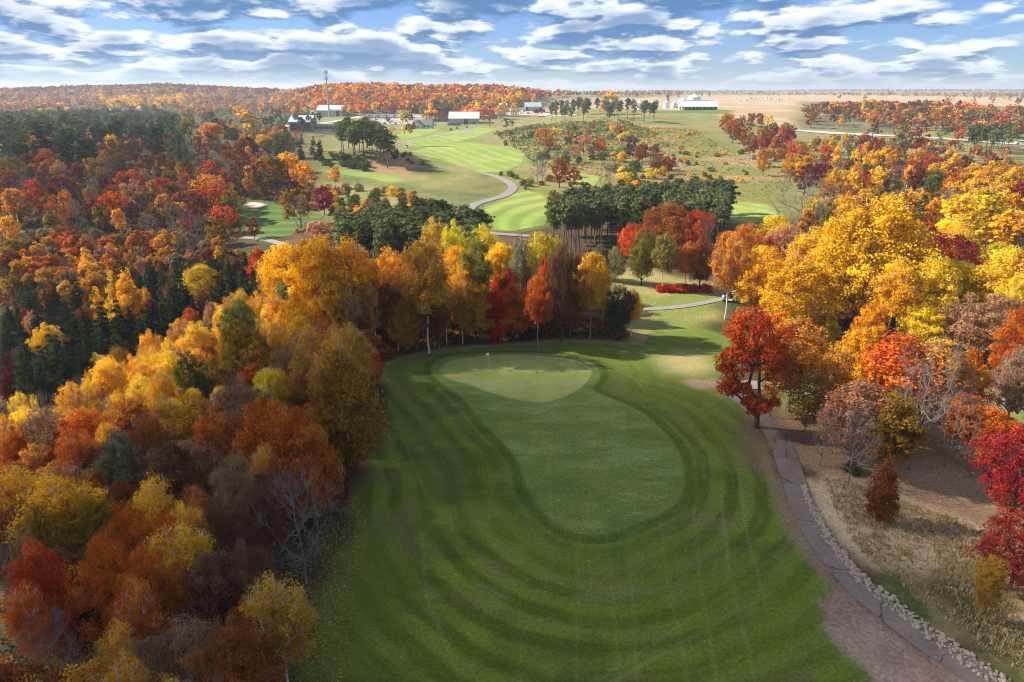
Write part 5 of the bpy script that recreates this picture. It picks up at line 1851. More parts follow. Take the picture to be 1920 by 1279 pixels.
# red and orange belt above the meadow and along the highway
fill([(1355, 212), (1420, 206), (1480, 222), (1500, 262), (1500, 290), (1440, 280), (1380, 240)], 50,
     [(4, 'oak', ['rust', 'crimson', 'rust', 'amber', 'orange'], 8, 12, .75, 1), (2, 'aspen', ['amber', 'redorange', 'rust'], 9, 13, .4, 1), (1, 'shrub', ['gold', 'green', 'orange'], 2.5, 4, 1.2, 1)],
     'in the red belt above the meadow', 'trees of the red belt', .5, 2500, 33, lod=1)
fill([(1490, 262), (1600, 245), (1640, 258), (1920, 292), (1930, 345), (1800, 335), (1700, 310), (1560, 325), (1480, 300)], 128,
     [(4, 'oak', ['redorange', 'maroon', 'rust', 'amber', 'amber', 'brown', 'tan'], 8, 12, .78, 1), (3, 'aspen', ['yellow', 'gold', 'gold'], 9, 13, .42, 1), (2, 'maple', ['yellow', 'gold', 'lime', 'orange'], 8, 11, .7, 1), (1, 'bare', ['bare'], 8, 11, .55, 1), (.8, 'oak', ['green', 'sage'], 8, 11, .8, 1), (1, 'shrub', ['brown', 'rust', 'sage'], 2.5, 4, 1.2, 1)],
     'in the mixed wood below the highway', 'trees of the mixed wood', .5, 5000, 34, lod=1)
fill([(1490, 188), (1600, 186), (1700, 188), (1800, 194), (1930, 205), (1930, 240), (1800, 238), (1700, 236), (1640, 222), (1500, 205)], 75,
     [(5, 'oak', ['rust', 'crimson', 'rust', 'amber', 'orange', 'brown', 'maroon', 'olive', 'amber', 'sage', 'pinkbrown'], 10, 15, .95, 1), (1, 'maple', ['gold', 'orange', 'yellow'], 9, 14, .75, 1), (.7, 'bare', ['bare'], 9, 13, .6, 1), (.5, 'oak', ['green', 'sage'], 9, 13, .8, 1)],
     'in the red wood beyond the highway', 'trees of the red wood', .5, 5000, 35, lod=2)
# beyond the plantation and round the town
fill([(0, 196), (200, 190), (300, 186), (520, 196), (560, 215), (500, 225), (360, 215), (200, 200), (0, 206)], 42,
     [(3, 'oak', ['green', 'sage', 'olive', 'dkgreen', 'palegreen'], 10, 14, .9, 1), (1, 'pine', ['pine'], 12, 16, .4, 1)], 'in the green belt behind the dark plantation', 'trees of the green belt', .5, 2500, 36, lod=2)
fill([(185, 182), (250, 178), (345, 178), (350, 188), (300, 195), (190, 195)], 30, [(1, 'maple', ['yellow', 'yellow', 'gold'], 11, 15, .75, 1)], 'in the brilliant yellow grove behind the green belt', 'trees of the brilliant yellow grove', .5, 1200, 37, lod=2)
fill([(380, 172), (520, 168), (560, 172), (560, 195), (400, 192)], 40, [(2, 'oak', ['tan', 'ochre', 'sage'], 11, 15, .7, .8), (1, 'bare', ['bare'], 11, 14, .6, 1), (1, 'maple', ['gold', 'amber'], 12, 16, .7, 1)], 'in the fading grove before the cell tower', 'trees of the fading grove', .5, 1500, 38, lod=2)
fill([(690, 190), (760, 186), (800, 183), (830, 172), (870, 168), (900, 178), (880, 195), (760, 202), (690, 200)], 36, [(3, 'spruce', ['dkgreen', 'spruce'], 8, 14, .5, 1), (2, 'pine', ['pine'], 12, 18, .45, 1), (1, 'maple', ['gold', 'orange'], 9, 13, .7, 1)], 'at the foot of the orange hill behind town', 'evergreens behind the town', .5, 1500, 39, lod=2)
fill([(900, 172), (960, 165), (1010, 170), (1010, 190), (950, 192), (905, 188)], 30, [(3, 'maple', ['gold', 'gold', 'amber'], 12, 17, .7, 1), (1, 'bare', ['bare'], 10, 14, .6, 1), (1, 'spruce', ['dkgreen'], 9, 14, .45, 1)], 'in the golden grove above the stone yard', 'trees of the golden grove', .5, 1200, 40, lod=2)
fill([(650, 236), (780, 232), (900, 233), (905, 238), (780, 245)], 8, [(1, 'shrub', ['green', 'olive'], 1.5, 2.5, 1.2, 1)], 'along the lawn by the houses', 'bushes by the houses', .8, 300, 41, lod=1)
fill([(1240, 165), (1345, 166), (1345, 172), (1240, 173)], 26, [(3, 'spruce', ['dkgreen', 'spruce'], 12, 18, .5, 1), (2, 'maple', ['gold', 'amber', 'tan'], 11, 15, .8, 1)], 'in the windbreak behind the silos', 'windbreak trees', .5, 900, 42, lod=2)
fill([(1400, 168), (1920, 170), (1920, 182), (1700, 178), (1400, 173)], 80, [(2, 'maple', ['gold', 'amber', 'tan'], 9, 15, .7, 1), (2, 'oak', ['brown', 'pinkbrown', 'amber', 'rust'], 8, 12, .85, 1), (.5, 'bare', ['bare'], 8, 12, .6, 1)], 'in the hedgerow between the far fields', 'trees of the far hedgerow', .5, 2500, 43, lod=2)

fill([(350, 222), (420, 214), (545, 226), (545, 262), (500, 264), (420, 262), (380, 250)], 40, [(2, 'maple', ['green', 'sage', 'olive', 'amber'], 8, 12, .8, 1), (1, 'bare', ['bare'], 8, 11, .7, 1), (1.5, 'pine', ['pine'], 10, 14, .45, 1), (1, 'maple', ['gold', 'amber', 'rust'], 8, 12, .75, 1)], 'on the hilltop between plantation and low building', 'trees of the hilltop', .5, 1500, 44, lod=1)

# labels for the woods: colour, build, the place, and a neighbour one can find
def finish_labels():
    nicks = [(p[0], p[1], p[4]) for p in PLACED if p[4]]
    A = np.array([(n[0], n[1]) for n in nicks])
    seen = {}
    rows = []
    for (o, kind, colr, phrase, group, rel, x, y) in PENDING:
        cw = PAL[colr][1]
        kw = KWORD[kind]
        if kind == 'bare':
            head = 'leafless grey tree'
        else:
            head = f'{cw} {kw}'
        size = 'taller ' if rel > 1.1 else ('smaller ' if rel < .9 else '')
        d = np.hypot(A[:, 0] - x, A[:, 1] - y)
        j = int(np.argmin(d))
        r_ = math.hypot(x, y)
        where = ''
        if d[j] < 7 + r_ * .045:
            nx, ny, nick = nicks[j]
            rr = math.hypot(nx, ny)
            if r_ > rr + d[j] * .6:
                where = f'behind {nick}'
            elif r_ < rr - d[j] * .6:
                where = f'in front of {nick}'
            else:
                where = f'beside {nick}'
        where = where if len((size + head + where).split()) < 12 else ''
        rows.append((o, size, head, phrase, where, group))
    ORD = ['first', 'second', 'third', 'fourth', 'fifth', 'sixth', 'seventh', 'eighth', 'ninth', 'tenth', 'eleventh', 'twelfth', 'thirteenth', 'fourteenth', 'fifteenth']
    ROW = ['front', 'second', 'third', 'fourth', 'fifth', 'sixth', 'seventh', 'eighth', 'ninth', 'tenth', 'eleventh', 'twelfth', 'thirteenth', 'fourteenth', 'fifteenth', 'back']
    cnt = {}
    for (o, size, head, phrase, where, group) in rows:
        lab = f'{size}{head} {phrase}'
        if where:
            lab = f'{size}{head} standing {where}'
        cnt.setdefault(lab, []).append((o, group))
    for lab, lst in cnt.items():
        if len(lst) == 1:
            lst[0][0]['label'] = lab
            lst[0][0]['group'] = lst[0][1]
            continue
        lst.sort(key=lambda e: math.hypot(e[0].location.x, e[0].location.y))
        nrow = max(1, math.ceil(len(lst) / 12))
        per = math.ceil(len(lst) / nrow)
        for r0 in range(nrow):
            row = sorted(lst[r0 * per:(r0 + 1) * per], key=lambda e: math.atan2(e[0].location.x, e[0].location.y))
            for k, (o, group) in enumerate(row):
                if nrow == 1:
                    t = f'{ORD[k]} {lab}' if len(row) > 2 else f'{("outer", "inner")[k] if row[0][0].location.x < 0 else ("inner", "outer")[k]} {lab}'
                    t = t + ', counting rightward' if len(row) > 2 else t
                else:
                    t = f'{ORD[k]} {lab}, {ROW[min(r0, 15)]} rank'
                o['label'] = t
                o['group'] = group


finish_labels()

# ------------------------------------------------------------------ far woods on the horizon: one mass
def distant_forest():
    g = np.random.default_rng(3)
    V, C, VA = [], [], []

    def band(n, x0, x1, r0f, r1f, pal, hmin, hmax, rabs=None):
        az = g.uniform(x0, x1, n)
        rd = np.interp(az, _RP, _RD)
        f = g.uniform(r0f, r1f, n)
        rr = rd * f if rabs is None else g.uniform(*rabs, n)
        a = np.arctan((az - 960) / FPX)
        x, y = rr * np.sin(a), rr * np.cos(a)
        ok = ~((az > 175) & (az < 360) & (rr < 1330))
        for p in (FIELD, FIELD2, YARD, YARD2):
            ok &= poly_dist(np.stack([x, y], 1), p) > 4
        x, y, rr = x[ok], y[ok], rr[ok]
        z = terrain(x, y)
        P = np.array([PAL[c][0] for c in pal])
        tone = fbm(x, y, 60.0, 55, 3)
        for i in range(len(x)):
            h = g.uniform(hmin, hmax)
            w = h * g.uniform(.7, 1.0)
            m = 26 if rr[i] < 1400 else 18
            d = g.normal(size=(m, 3))
            d /= np.linalg.norm(d, axis=1)[:, None]
            d[:, 2] = np.abs(d[:, 2]) * 1.1 - .35
            pos = np.array([x[i], y[i], z[i] + h * .46]) + d * np.array([w * .5, w * .5, h * .54]) * (g.random((m, 1)) ** .3)
            nr = d + g.normal(size=(m, 3)) * .45
            nr /= np.linalg.norm(nr, axis=1)[:, None]
            u = np.cross(nr, g.normal(size=(m, 3)))
            u /= np.linalg.norm(u, axis=1)[:, None]
            q = np.cross(nr, u)
            s = w * g.uniform(.14, .24, (m, 1))
            v = np.stack([pos - u * s, pos - q * s * .8, pos + u * s, pos + q * s * .8], 1).reshape(-1, 3)
            k = min(len(P) - 1, max(0, int((tone[i] * 1.5 - .25 + g.normal(0, .22)) * len(P))))
            c = P[k] * g.uniform(.75, 1.15)
            V.append(v)
            C.append(np.repeat(c[None], len(v), 0))
            VA.append(np.repeat(np.clip(g.normal(.5, .18, m), 0, 1), 4))
    band(900, -60, 560, .93, 1.03, ['maroon', 'crimson', 'brown', 'rust', 'brown', 'redorange'], 11, 15)
    band(1100, -60, 580, .62, .95, ['pinkbrown', 'rust', 'brown', 'tan', 'pinkbrown', 'amber', 'crimson', 'gold', 'tan'], 10, 14)
    band(300, -80, 480, .5, .66, ['amber', 'gold', 'tan', 'sage', 'orange'], 9, 13)
    band(900, 545, 1010, .84, 1.02, ['amber', 'orange', 'gold', 'orange', 'rust', 'maroon', 'gold'], 11, 15)
    band(650, 540, 930, .74, .9, ['gold', 'orange', 'amber', 'redorange', 'olive', 'orange'], 10, 14)
    band(420, 1000, 1260, .72, 1.02, ['rust', 'amber', 'pinkbrown', 'brown', 'maroon'], 10, 14)
    band(520, 1230, 1960, .3, 1, ['brown', 'pinkbrown', 'rust', 'tan', 'amber'], 9, 13, (2300, 3200))
    band(700, 1200, 2000, .3, 1, ['maroon', 'brown', 'dkgreen'], 12, 18, (4800, 5900))
    def mass(n, pp, pal, hmin, hmax, m=70):
        poly = gpoly(pp)
        p = g.uniform(poly.min(0), poly.max(0), (n * 4, 2))
        p = p[poly_dist(p, poly) < 0][:n]
        z = terrain(p[:, 0], p[:, 1])
        P = np.array([PAL[c][0] for c in pal])
        for i in range(len(p)):
            h = g.uniform(hmin, hmax)
            w = h * g.uniform(.65, .95)
            d = g.normal(size=(m, 3))
            d /= np.linalg.norm(d, axis=1)[:, None]
            d[:, 2] = np.abs(d[:, 2]) * 1.1 - .35
            pos = np.array([p[i, 0], p[i, 1], z[i] + h * .46]) + d * np.array([w * .5, w * .5, h * .54]) * (g.random((m, 1)) ** .3)
            nr = d + g.normal(size=(m, 3)) * .45
            nr /= np.linalg.norm(nr, axis=1)[:, None]
            u = np.cross(nr, g.normal(size=(m, 3)))
            u /= np.linalg.norm(u, axis=1)[:, None]
            q = np.cross(nr, u)
            s = w * g.uniform(.08, .15, (m, 1))
            v = np.stack([pos - u * s, pos - q * s * .8, pos + u * s, pos + q * s * .8], 1).reshape(-1, 3)
            V.append(v)
            C.append(np.repeat((P[g.integers(len(P))] * g.uniform(.75, 1.15))[None], len(v), 0))
            VA.append(np.repeat(np.clip(g.normal(.5, .18, m), 0, 1), 4))
    mass(230, [(1500, 212), (1600, 205), (1700, 206), (1940, 220), (1940, 262), (1800, 254), (1660, 240), (1560, 224)], ['redorange', 'crimson', 'rust', 'amber', 'brown', 'brown', 'orange', 'maroon', 'olive', 'gold', 'tan', 'sage'], 9, 13)
    mass(300, [(0, 225), (300, 218), (352, 236), (350, 274), (0, 282)], ['pine', 'spruce', 'dkgreen', 'dkgreen'], 10, 13, 80)
    mass(60, [(0, 205), (300, 200), (540, 208), (540, 222), (380, 226), (0, 214)], ['green', 'sage', 'olive', 'dkgreen', 'tan', 'ochre'], 9, 12)
    mass(130, [(380, 180), (560, 172), (580, 190), (540, 202), (400, 200)], ['tan', 'ochre', 'pinkbrown', 'sage', 'gold'], 11, 15)
    mass(70, [(170, 268), (335, 266), (345, 300), (170, 302)], ['brown', 'rust', 'maroon', 'pinkbrown', 'dkgreen'], 7, 9)
    mass(60, [(190, 190), (345, 188), (350, 200), (200, 202)], ['yellow', 'yellow', 'gold'], 13, 16)
    mass(260, [(1420, 177), (1960, 179), (1960, 186), (1700, 183), (1420, 180)], ['amber', 'tan', 'brown', 'gold', 'pinkbrown', 'rust', 'maroon'], 12, 19, 36)
    mass(150, [(1240, 169), (1960, 171), (1960, 177), (1700, 175), (1240, 173)], ['amber', 'tan', 'brown', 'gold', 'pinkbrown', 'sage', 'dkgreen'], 9, 14, 40)
    mass(60, [(1500, 272), (1640, 268), (1940, 300), (1940, 330), (1700, 318), (1520, 300)], ['brown', 'rust', 'tan', 'amber', 'crimson', 'sage'], 6, 9)
    mass(60, [(560, 205), (660, 190), (900, 186), (1010, 186), (1010, 194), (900, 196), (780, 202), (690, 202), (600, 205)], ['amber', 'orange', 'dkgreen', 'tan', 'brown', 'gold'], 8, 12)
    v = np.concatenate(V)
    me = mesh_np('distant_forest', v, [np.arange(len(v)).reshape(-1, 4)], {'col': ('FLOAT_COLOR', np.concatenate(C)), 'var': ('FLOAT', np.concatenate(VA))}, [M['leaf_col']])
    tag(link_obj('distant_forest', me), kind='stuff')


distant_forest()

# undergrowth on the woodland floor: ferns, brambles, saplings nobody could count
def undergrowth():
    g = np.random.default_rng(9)
    polys = [([(0, 780), (300, 760), (560, 660), (660, 700), (690, 800), (640, 960), (560, 1120), (480, 1300), (0, 1300)], 5200, .30),
             ([(0, 480), (300, 440), (520, 480), (640, 560), (700, 660), (560, 700), (0, 800)], 5600, .42),
             ([(0, 300), (560, 320), (600, 400), (450, 450), (0, 500)], 5200, .6),
             ([(560, 640), (720, 600), (1160, 600), (1185, 636), (1080, 634), (940, 640), (830, 650), (740, 666), (690, 688)], 2600, .24),
             ([(1400, 560), (1500, 520), (1930, 500), (1930, 690), (1700, 680), (1500, 640)], 3000, .34),
             ([(990, 330), (1060, 262), (1180, 235), (1300, 245), (1400, 300), (1490, 330), (1420, 395), (1372, 410), (1370, 345), (1200, 345), (1090, 350)], 2600, .40),
             ([(925, 250), (1000, 235), (1180, 228), (1245, 255), (1250, 305), (1120, 335), (1000, 310)], 2600, .75),
             ([(1480, 300), (1930, 310), (1930, 380), (1560, 370)], 3000, .55)]
    pals = [['brown', 'rust', 'green', 'dkgreen', 'amber'], ['brown', 'amber', 'dkgreen', 'rust', 'tan'], ['brown', 'rust', 'dkgreen', 'maroon', 'green'], ['green', 'dkgreen', 'rust', 'olive'], ['brown', 'olive', 'green', 'amber'], ['tan', 'olive', 'tan', 'gold', 'sage', 'lime'], ['green', 'palegreen', 'olive', 'green', 'sage', 'gold'], ['brown', 'tan', 'rust', 'sage']]
    V, C, VA = [], [], []
    for (pp, n, s0), pal in zip(polys, pals):
        poly = gpoly(pp)
        mn, mx = poly.min(0), poly.max(0)
        p = g.uniform(mn, mx, (n * 2, 2))
        ok = poly_dist(p, poly) < 0
        for av in AVOID:
            ok &= poly_dist(p, av) > .8
        for l, dd in AVOID_LINES[:7]:
            ok &= line_dist(p, l) > dd
        p = p[ok][:n]
        P = np.array([PAL[c][0] for c in pal])
        k = 7
        sc = s0 * np.clip(np.hypot(p[:, 0], p[:, 1]) / np.median(np.hypot(p[:, 0], p[:, 1])), .6, 2.2)
        tone = np.clip((fbm(p[:, 0], p[:, 1], 14, 91, 3) * 1.6 - .3 + g.normal(0, .18, len(p))) * len(P), 0, len(P) - 1).astype(int)
        z = terrain(p[:, 0], p[:, 1])
        hh = sc * g.uniform(.8, 2.4, len(p))
        base_ = np.repeat(np.column_stack([p, z]), k, 0)
        off = g.normal(size=(len(base_), 3)) * np.repeat(sc, k)[:, None] * np.array([.9, .9, 0])
        off[:, 2] = g.random(len(base_)) * np.repeat(hh, k)
        c0 = base_ + off
        nr = unit(len(c0), g) + np.array([0, 0, .7])
        nr /= np.linalg.norm(nr, axis=1)[:, None]
        u = np.cross(nr, unit(len(c0), g))
        u /= np.linalg.norm(u, axis=1)[:, None]
        q = np.cross(nr, u)
        s = (np.repeat(sc, k) * g.uniform(.45, .95, len(c0)))[:, None]
        V.append(np.stack([c0 - u * s, c0 - q * s * .7, c0 + u * s, c0 + q * s * .7], 1).reshape(-1, 3))
        C.append(np.repeat(np.repeat(P[tone], k, 0), 4, 0) * .8)
        VA.append(np.repeat(g.random(len(c0)), 4))
    v = np.concatenate(V)
    me = mesh_np('undergrowth', v, [np.arange(len(v)).reshape(-1, 4)], {'col': ('FLOAT_COLOR', np.concatenate(C)), 'var': ('FLOAT', np.concatenate(VA))}, [M['leaf_col']])
    tag(link_obj('undergrowth', me), kind='stuff')


undergrowth()

# ------------------------------------------------------------------ flag, markers, golf cart
def gz(x, y):
    return float(terrain(x, y))


def flag():
    x, y, z = hit(917, 692)
    r = empty('flagstick', (x, y, z + .075))
    tag(r, 'white flagstick with small flag standing in the putting green', 'golf flag')
    MB().tube((0, 0, 0), (0, 0, 2.25), .022, .016, 8).build('pole', M['white'], r)
    mb = MB()
    n = 6
    vs, fs = [], []
    for i in range(n):
        t = i / (n - 1)
        yy = .05 * math.sin(t * 5)
        for zz in (1.92, 2.24):
            vs.append((.02 + t * .38, yy, zz - t * .03))
            vs.append((.02 + t * .38, yy + .012, zz - t * .03))
    for i in range(n - 1):
        b = i * 4
        fs += [(b, b + 4, b + 6, b + 2), (b + 1, b + 3, b + 7, b + 5), (b, b + 1, b + 5, b + 4), (b + 2, b + 6, b + 7, b + 3)]
    mb.add(vs, fs).build('flag', M['white'], r, rot=-2.4)
    MB().lathe([(.054, .004), (.06, .012), (.054, .016)], 14).build('cup', M['white'], r)


flag()


def post(px, py, h, r0, mat, name, label):
    x, y, z = hit(px, py)
    o = MB().tube((0, 0, 0), (0, 0, h), r0, r0 * .85, 8).tube((0, 0, h), (0, 0, h + r0 * .6), r0 * .85, r0 * .3, 8).build(name, mat)
    o.location = (x, y, z)
    tag(o, label, 'post')


post(1440, 722, 0.9, .09, M['white'], 'marker_post', 'white marker post where two paths meet behind the oak')
post(549, 1076, 0.7, .07, M['wood'], 'stake', 'short dark wooden stake in leaves beside the leafless tree')
x_, y_, z_ = hit(1466, 706)
o_ = MB().box(-.4, -.22, .12, .4, .22, .62).box(-.32, -.18, 0, -.22, .18, .12).box(.22, -.18, 0, .32, .18, .12).box(-.42, -.24, .62, .42, .24, .68).build('tee_box', M['white'])
o_.location = (x_, y_, z_)
tag(o_, 'white tee marker box on the grass behind the path', 'tee marker')


def golf_cart(px, py, rz, label):
    x, y, z = hit(px, py)
    r = empty('golf_cart', (x, y, z + .1), rz)
    tag(r, label, 'golf cart', 'golf carts on the course')
    body = MB().box(-.58, -1.15, .26, .58, 1.1, .50).box(-.56, .62, .50, .56, 1.12, .86).box(-.55, -1.15, .50, .55, -.35, .78)
    body.add([(-.56, .62, .86), (.56, .62, .86), (.56, 1.12, .70), (-.56, 1.12, .70)], [(0, 1, 2, 3)])
    body.build('body', M['white'], r)
    MB().box(-.52, -.62, .78, .52, -.1, .92).box(-.52, -.72, .92, .52, -.60, 1.35).build('seat', M['black'], r)
    MB().box(-.62, -1.05, 1.86, .62, .72, 1.95).build('roof', M['white'], r)
    for sx in (-.55, .55):
        MB().tube((sx, .68, .86), (sx, .5, 1.86), .022, .022, 6).build('roof_post', M['black'], r)
        MB().tube((sx, -1.0, .78), (sx, -.95, 1.86), .022, .022, 6).build('roof_post', M['black'], r)
    MB().tube((-.25, .45, .95), (-.25, .25, 1.15), .02, .02, 6).lathe([(.001, 1.14), (.17, 1.15), (.17, 1.18), (.001, 1.17)], 12).build('steering_wheel', M['black'], r)
    MB().add([(-.5, .64, .88), (.5, .64, .88), (.5, .50, 1.8), (-.5, .50, 1.8), (-.5, .65, .88), (.5, .65, .88), (.5, .51, 1.8), (-.5, .51, 1.8)], [(0, 1, 2, 3), (5, 4, 7, 6), (3, 2, 6, 7)]).build('windscreen', M['glass'], r)
    for sx in (-.5, .5):
        for sy in (-.8, .8):
            MB().tube((sx - .1, sy, .23), (sx + .1, sy, .23), .23, .23, 14).build('wheel', M['black'], r)
        MB().tube((sx * .45, -1.3, .55), (sx * .42, -1.2, 1.35), .14, .17, 8).build('golf_bag', M['blue'], r)


golf_cart(1366, 566, 1.2, 'white golf cart parked on the path behind the big red oak')
golf_cart(762, 277, .6, 'white golf cart parked under the twin poplars on the far fairway')


# ------------------------------------------------------------------ cars and trailers
def car_meshes(paint):
    b = MB()
    prof = [(-2.2, .35), (-2.25, .75), (-2.1, .98), (2.05, .92), (2.2, .72), (2.2, .35)]
    w = .88
    vs = [(-w, y, z) for y, z in prof] + [(w, y, z) for y, z in prof]
    n = len(prof)
    b.add(vs, [(i, (i + 1) % n, n + (i + 1) % n, n + i) for i in range(n)] + [tuple(range(n - 1, -1, -1)), tuple(range(n, 2 * n))])
    cab = MB()
    lo, hi = [(-w * .95, -1.9), (w * .95, -1.9), (w * .95, .95), (-w * .95, .95)], [(-w * .78, -1.5), (w * .78, -1.5), (w * .78, .25), (-w * .78, .25)]
    cab.add([(x, y, .94) for x, y in lo] + [(x, y, 1.48) for x, y in hi], [(0, 1, 5, 4), (1, 2, 6, 5), (2, 3, 7, 6), (3, 0, 4, 7)])
    roof = MB().box(-w * .79, -1.5, 1.47, w * .79, .26, 1.53)
    wh = MB().tube((-.1, 0, 0), (.1, 0, 0), .33, .33, 12)
    return b.mesh('car_body', paint), cab.mesh('car_glass', M['glass']), roof.mesh('car_roof', paint), wh.mesh('wheel', M['black'])


ORDS_ = ['first', 'second', 'third', 'fourth', 'fifth', 'sixth', 'seventh', 'eighth']
CARS = {k: car_meshes(M[k]) for k in ('white', 'silver', 'black', 'red', 'blue')}


def car(px, py, rz, paint, label, group='cars parked in town', dz=.05, scale=1.0):
    x, y, z = hit(px, py)
    r = empty('parked_car', (x, y, z + dz), rz)
    r.scale = (scale,) * 3
    tag(r, label, 'car', group)
    bm, gm, rm, wm = CARS[paint]
    link_obj('body', bm, r)
    link_obj('cabin_window', gm, r)
    link_obj('roof', rm, r)
    for sx in (-.8, .8):
        for sy in (-1.35, 1.35):
            link_obj('wheel', wm, r, (sx, sy, .33))


car(552, 219, 1.4, 'white', 'white car parked behind the long low building, outer one', scale=1.3)
car(572, 215, 1.5, 'white', 'white pickup sized car parked behind the long low building', scale=1.5)
for i_, (px_, pc_, w_) in enumerate(((702, 'white', 'first white car below the crimson trees'), (712, 'silver', 'silver car below the first crimson tree'), (721, 'black', 'black car between the two crimson trees'), (731, 'white', 'white car below the second crimson tree'), (741, 'silver', 'silver car beyond the second crimson tree'), (750, 'white', 'last white car in the lot by the grey house'))):
    car(px_, 233, .3 + .1 * (i_ % 3), pc_, w_, scale=1.15)
for i_, (px_, pc_) in enumerate(((668, 'red'), (678, 'white'), (686, 'red'), (697, 'black'), (712, 'white'), (722, 'red'), (735, 'black'), (745, 'white'))):
    car(px_, 213 + (i_ % 2), 1.5, pc_, ORDS_[i_] + ' car, ' + pc_ + ', in the row before the grassy bank, from the crimson tree', group='cars in the row before the grassy bank', scale=1.2)
car(1718, 257, 1.45, 'black', 'dark car driving on the highway', 'cars on the highway', .45, 1.3)
car(1913, 272, 1.45, 'white', 'white car driving on the highway at the frame edge', 'cars on the highway', .45, 1.6)
car(888, 233, 1.5, 'black', 'black car before the long tan barn', scale=1.2)
car(874, 234, 1.5, 'black', 'second black car before the dark barn door', scale=1.2)


def trailer(px, py, label):
    x, y, z = hit(px, py)
    r = empty('camper_trailer', (x, y, z + .1), .12)
    tag(r, label, 'trailer', 'white camper trailers in the yard')
    MB().box(-4.2, -1.25, .7, 4.2, 1.25, 3.1).build('body', M['white'], r)
    MB().box(-1.6, -1.27, 1.4, .6, -1.253, 2.4).box(2.2, -1.27, 1.5, 3.4, -1.253, 2.3).build('window', M['glass'], r)
    for sx in (-.8, .6):
        MB().tube((sx, -1.2, .4), (sx, 1.2, .4), .4, .4, 12).build('wheel', M['black'], r)
    MB().box(4.2, -.1, .6, 5.6, .1, .75).build('tow_bar', M['black'], r)


for px_, w_ in ((694, 'first white camper trailer along the yard'), (710, 'second white camper trailer along the yard'), (726, 'third white camper trailer along the yard'), (741, 'last white camper trailer of the yard beside the poplars')):
    trailer(px_, 220, w_)


# ------------------------------------------------------------------ buildings
def site(px, py, name, rz, label, cat='building', group=None):
    x, y, z = hit(px, py)
    r = empty(name, (x, y, z), rz)
    tag(r, label, cat, group)
    return r, depth_of(x, y, z) / FPX


# cell tower
def tower():
    r, k = site(618, 219, 'cell_tower', 0, 'tall grey cell tower with antenna crown rising over the town', 'cell tower')
    x, y, z = r.location
    h = height_at(x, y, z, 133)
    MB().tube((0, 0, -1), (0, 0, h), 1.15, .5, 14).build('mast', M['steel'], r)
    for zz, R_, nn_ in ((h - 1.2, 2.0, 9), (h - 7.5, 1.8, 6)):
        mb = MB()
        for i in range(nn_):
            a = 6.283 * i / nn_
            b = 6.283 * (i + 1) / nn_
            mb.tube((R_ * math.cos(a), R_ * math.sin(a), zz), (R_ * math.cos(b), R_ * math.sin(b), zz), .12, .12, 5)
            if i % 3 == 0:
                mb.tube((0, 0, zz), (R_ * math.cos(a), R_ * math.sin(a), zz), .12, .12, 5)
        mb.build('antenna_ring', M['steel'], r)
        for i in range(nn_):
            a = 6.283 * i / nn_
            am = MB().box(-.22, -.12, -1.6, .22, .12, 1.6).build('antenna', M['steel'], r)
            am.location = (R_ * math.cos(a), R_ * math.sin(a), zz)
            am.rotation_euler = (0, 0, a + 1.57)
    MB().tube((0, 0, h), (0, 0, h + 2.5), .08, .04, 5).build('lightning_rod', M['steel'], r)
    MB().box(-3.2, 1.2, 0, -.6, 3.4, 2.6).build('equipment_cabinet', M['pale_wall'], r)


tower()


def low_building():
    r, k = site(585, 249, 'low_building', .10, 'long low building with pale metal roof and dark glass front', 'building')
    w = 84 * k
    x0 = -40 * k
    xm = x0 + 40 * k
    h = 20 * k
    MB().box(x0, 0, 0, xm, 14, h).build('wall', M['brick'], r)
    MB().add([(x0 - .6, -1.2, h), (xm + .6, -1.2, h), (xm + .6, 14.5, h + 4.2), (x0 - .6, 14.5, h + 4.2), (x0 - .6, -1.2, h - .5), (xm + .6, -1.2, h - .5), (xm + .6, 14.5, h + 3.7), (x0 - .6, 14.5, h + 3.7)], [(0, 1, 2, 3), (7, 6, 5, 4), (0, 4, 5, 1), (1, 5, 6, 2), (2, 6, 7, 3), (3, 7, 4, 0)]).build('roof', M['blue_roof'], r)
    for i in range(3):
        a = x0 + .8 + i * (xm - x0 - 1.2) / 3
        f = MB().box(a, -.12, h * .22, a + (xm - x0) / 3 - 1.0, .0, h * .82).build('window', M['glass'], r)
    x1 = x0 + w
    h2 = h * .72
    MB().box(xm + .3, 2, 0, x1, 13, h2).build('wing', M['tan_wall'], r)
    MB().box(xm + .1, 1.4, h2, x1 + .5, 13.4, h2 + .5).build('wing_roof', M['grey_wall'], r)
    for i in range(4):
        a = xm + 1.2 + i * (x1 - xm - 2) / 4
        MB().box(a, 1.88, h2 * .42, a + (x1 - xm) / 4 - 1.0, 2.0, h2 * .80).build('window', M['glass'], r)
    MB().box(x0 - 1, -5, -1.5, x1 + 1, -4.4, .9).build('terrace_wall', M['concrete'], r)
    MB().box(x0 - 1, -4.4, -1.5, x1 + 1, -.2, -.05).build('terrace', M['concrete'], r)


low_building()


def shed(px, py, wpx, dep, hpx, ridge, wall, roof, rz, label, door=None, name='metal_shed', win=0):
    r, k = site(px, py, name, rz, label, 'shed')
    w, h = wpx * k, hpx * k
    x0, x1 = -w / 2, w / 2
    MB().house(x0, 0, x1, dep, -.6, h, ridge - .3).build('wall', M[wall], r)
    MB().gable(x0, 0, x1, dep, h, ridge, .2, .5).build('roof', M[roof], r)
    if door is not None:
        MB().box(x0 + w * door, -.1, 0, x0 + w * (door + .14), .0, h * .8).build('door', M['dark'], r)
    for i in range(win):
        a = x0 + w * (i + .3) / win
        MB().box(a, -.08, h * .4, a + w * .12, 0, h * .7).build('window', M['glass'], r)
    return r


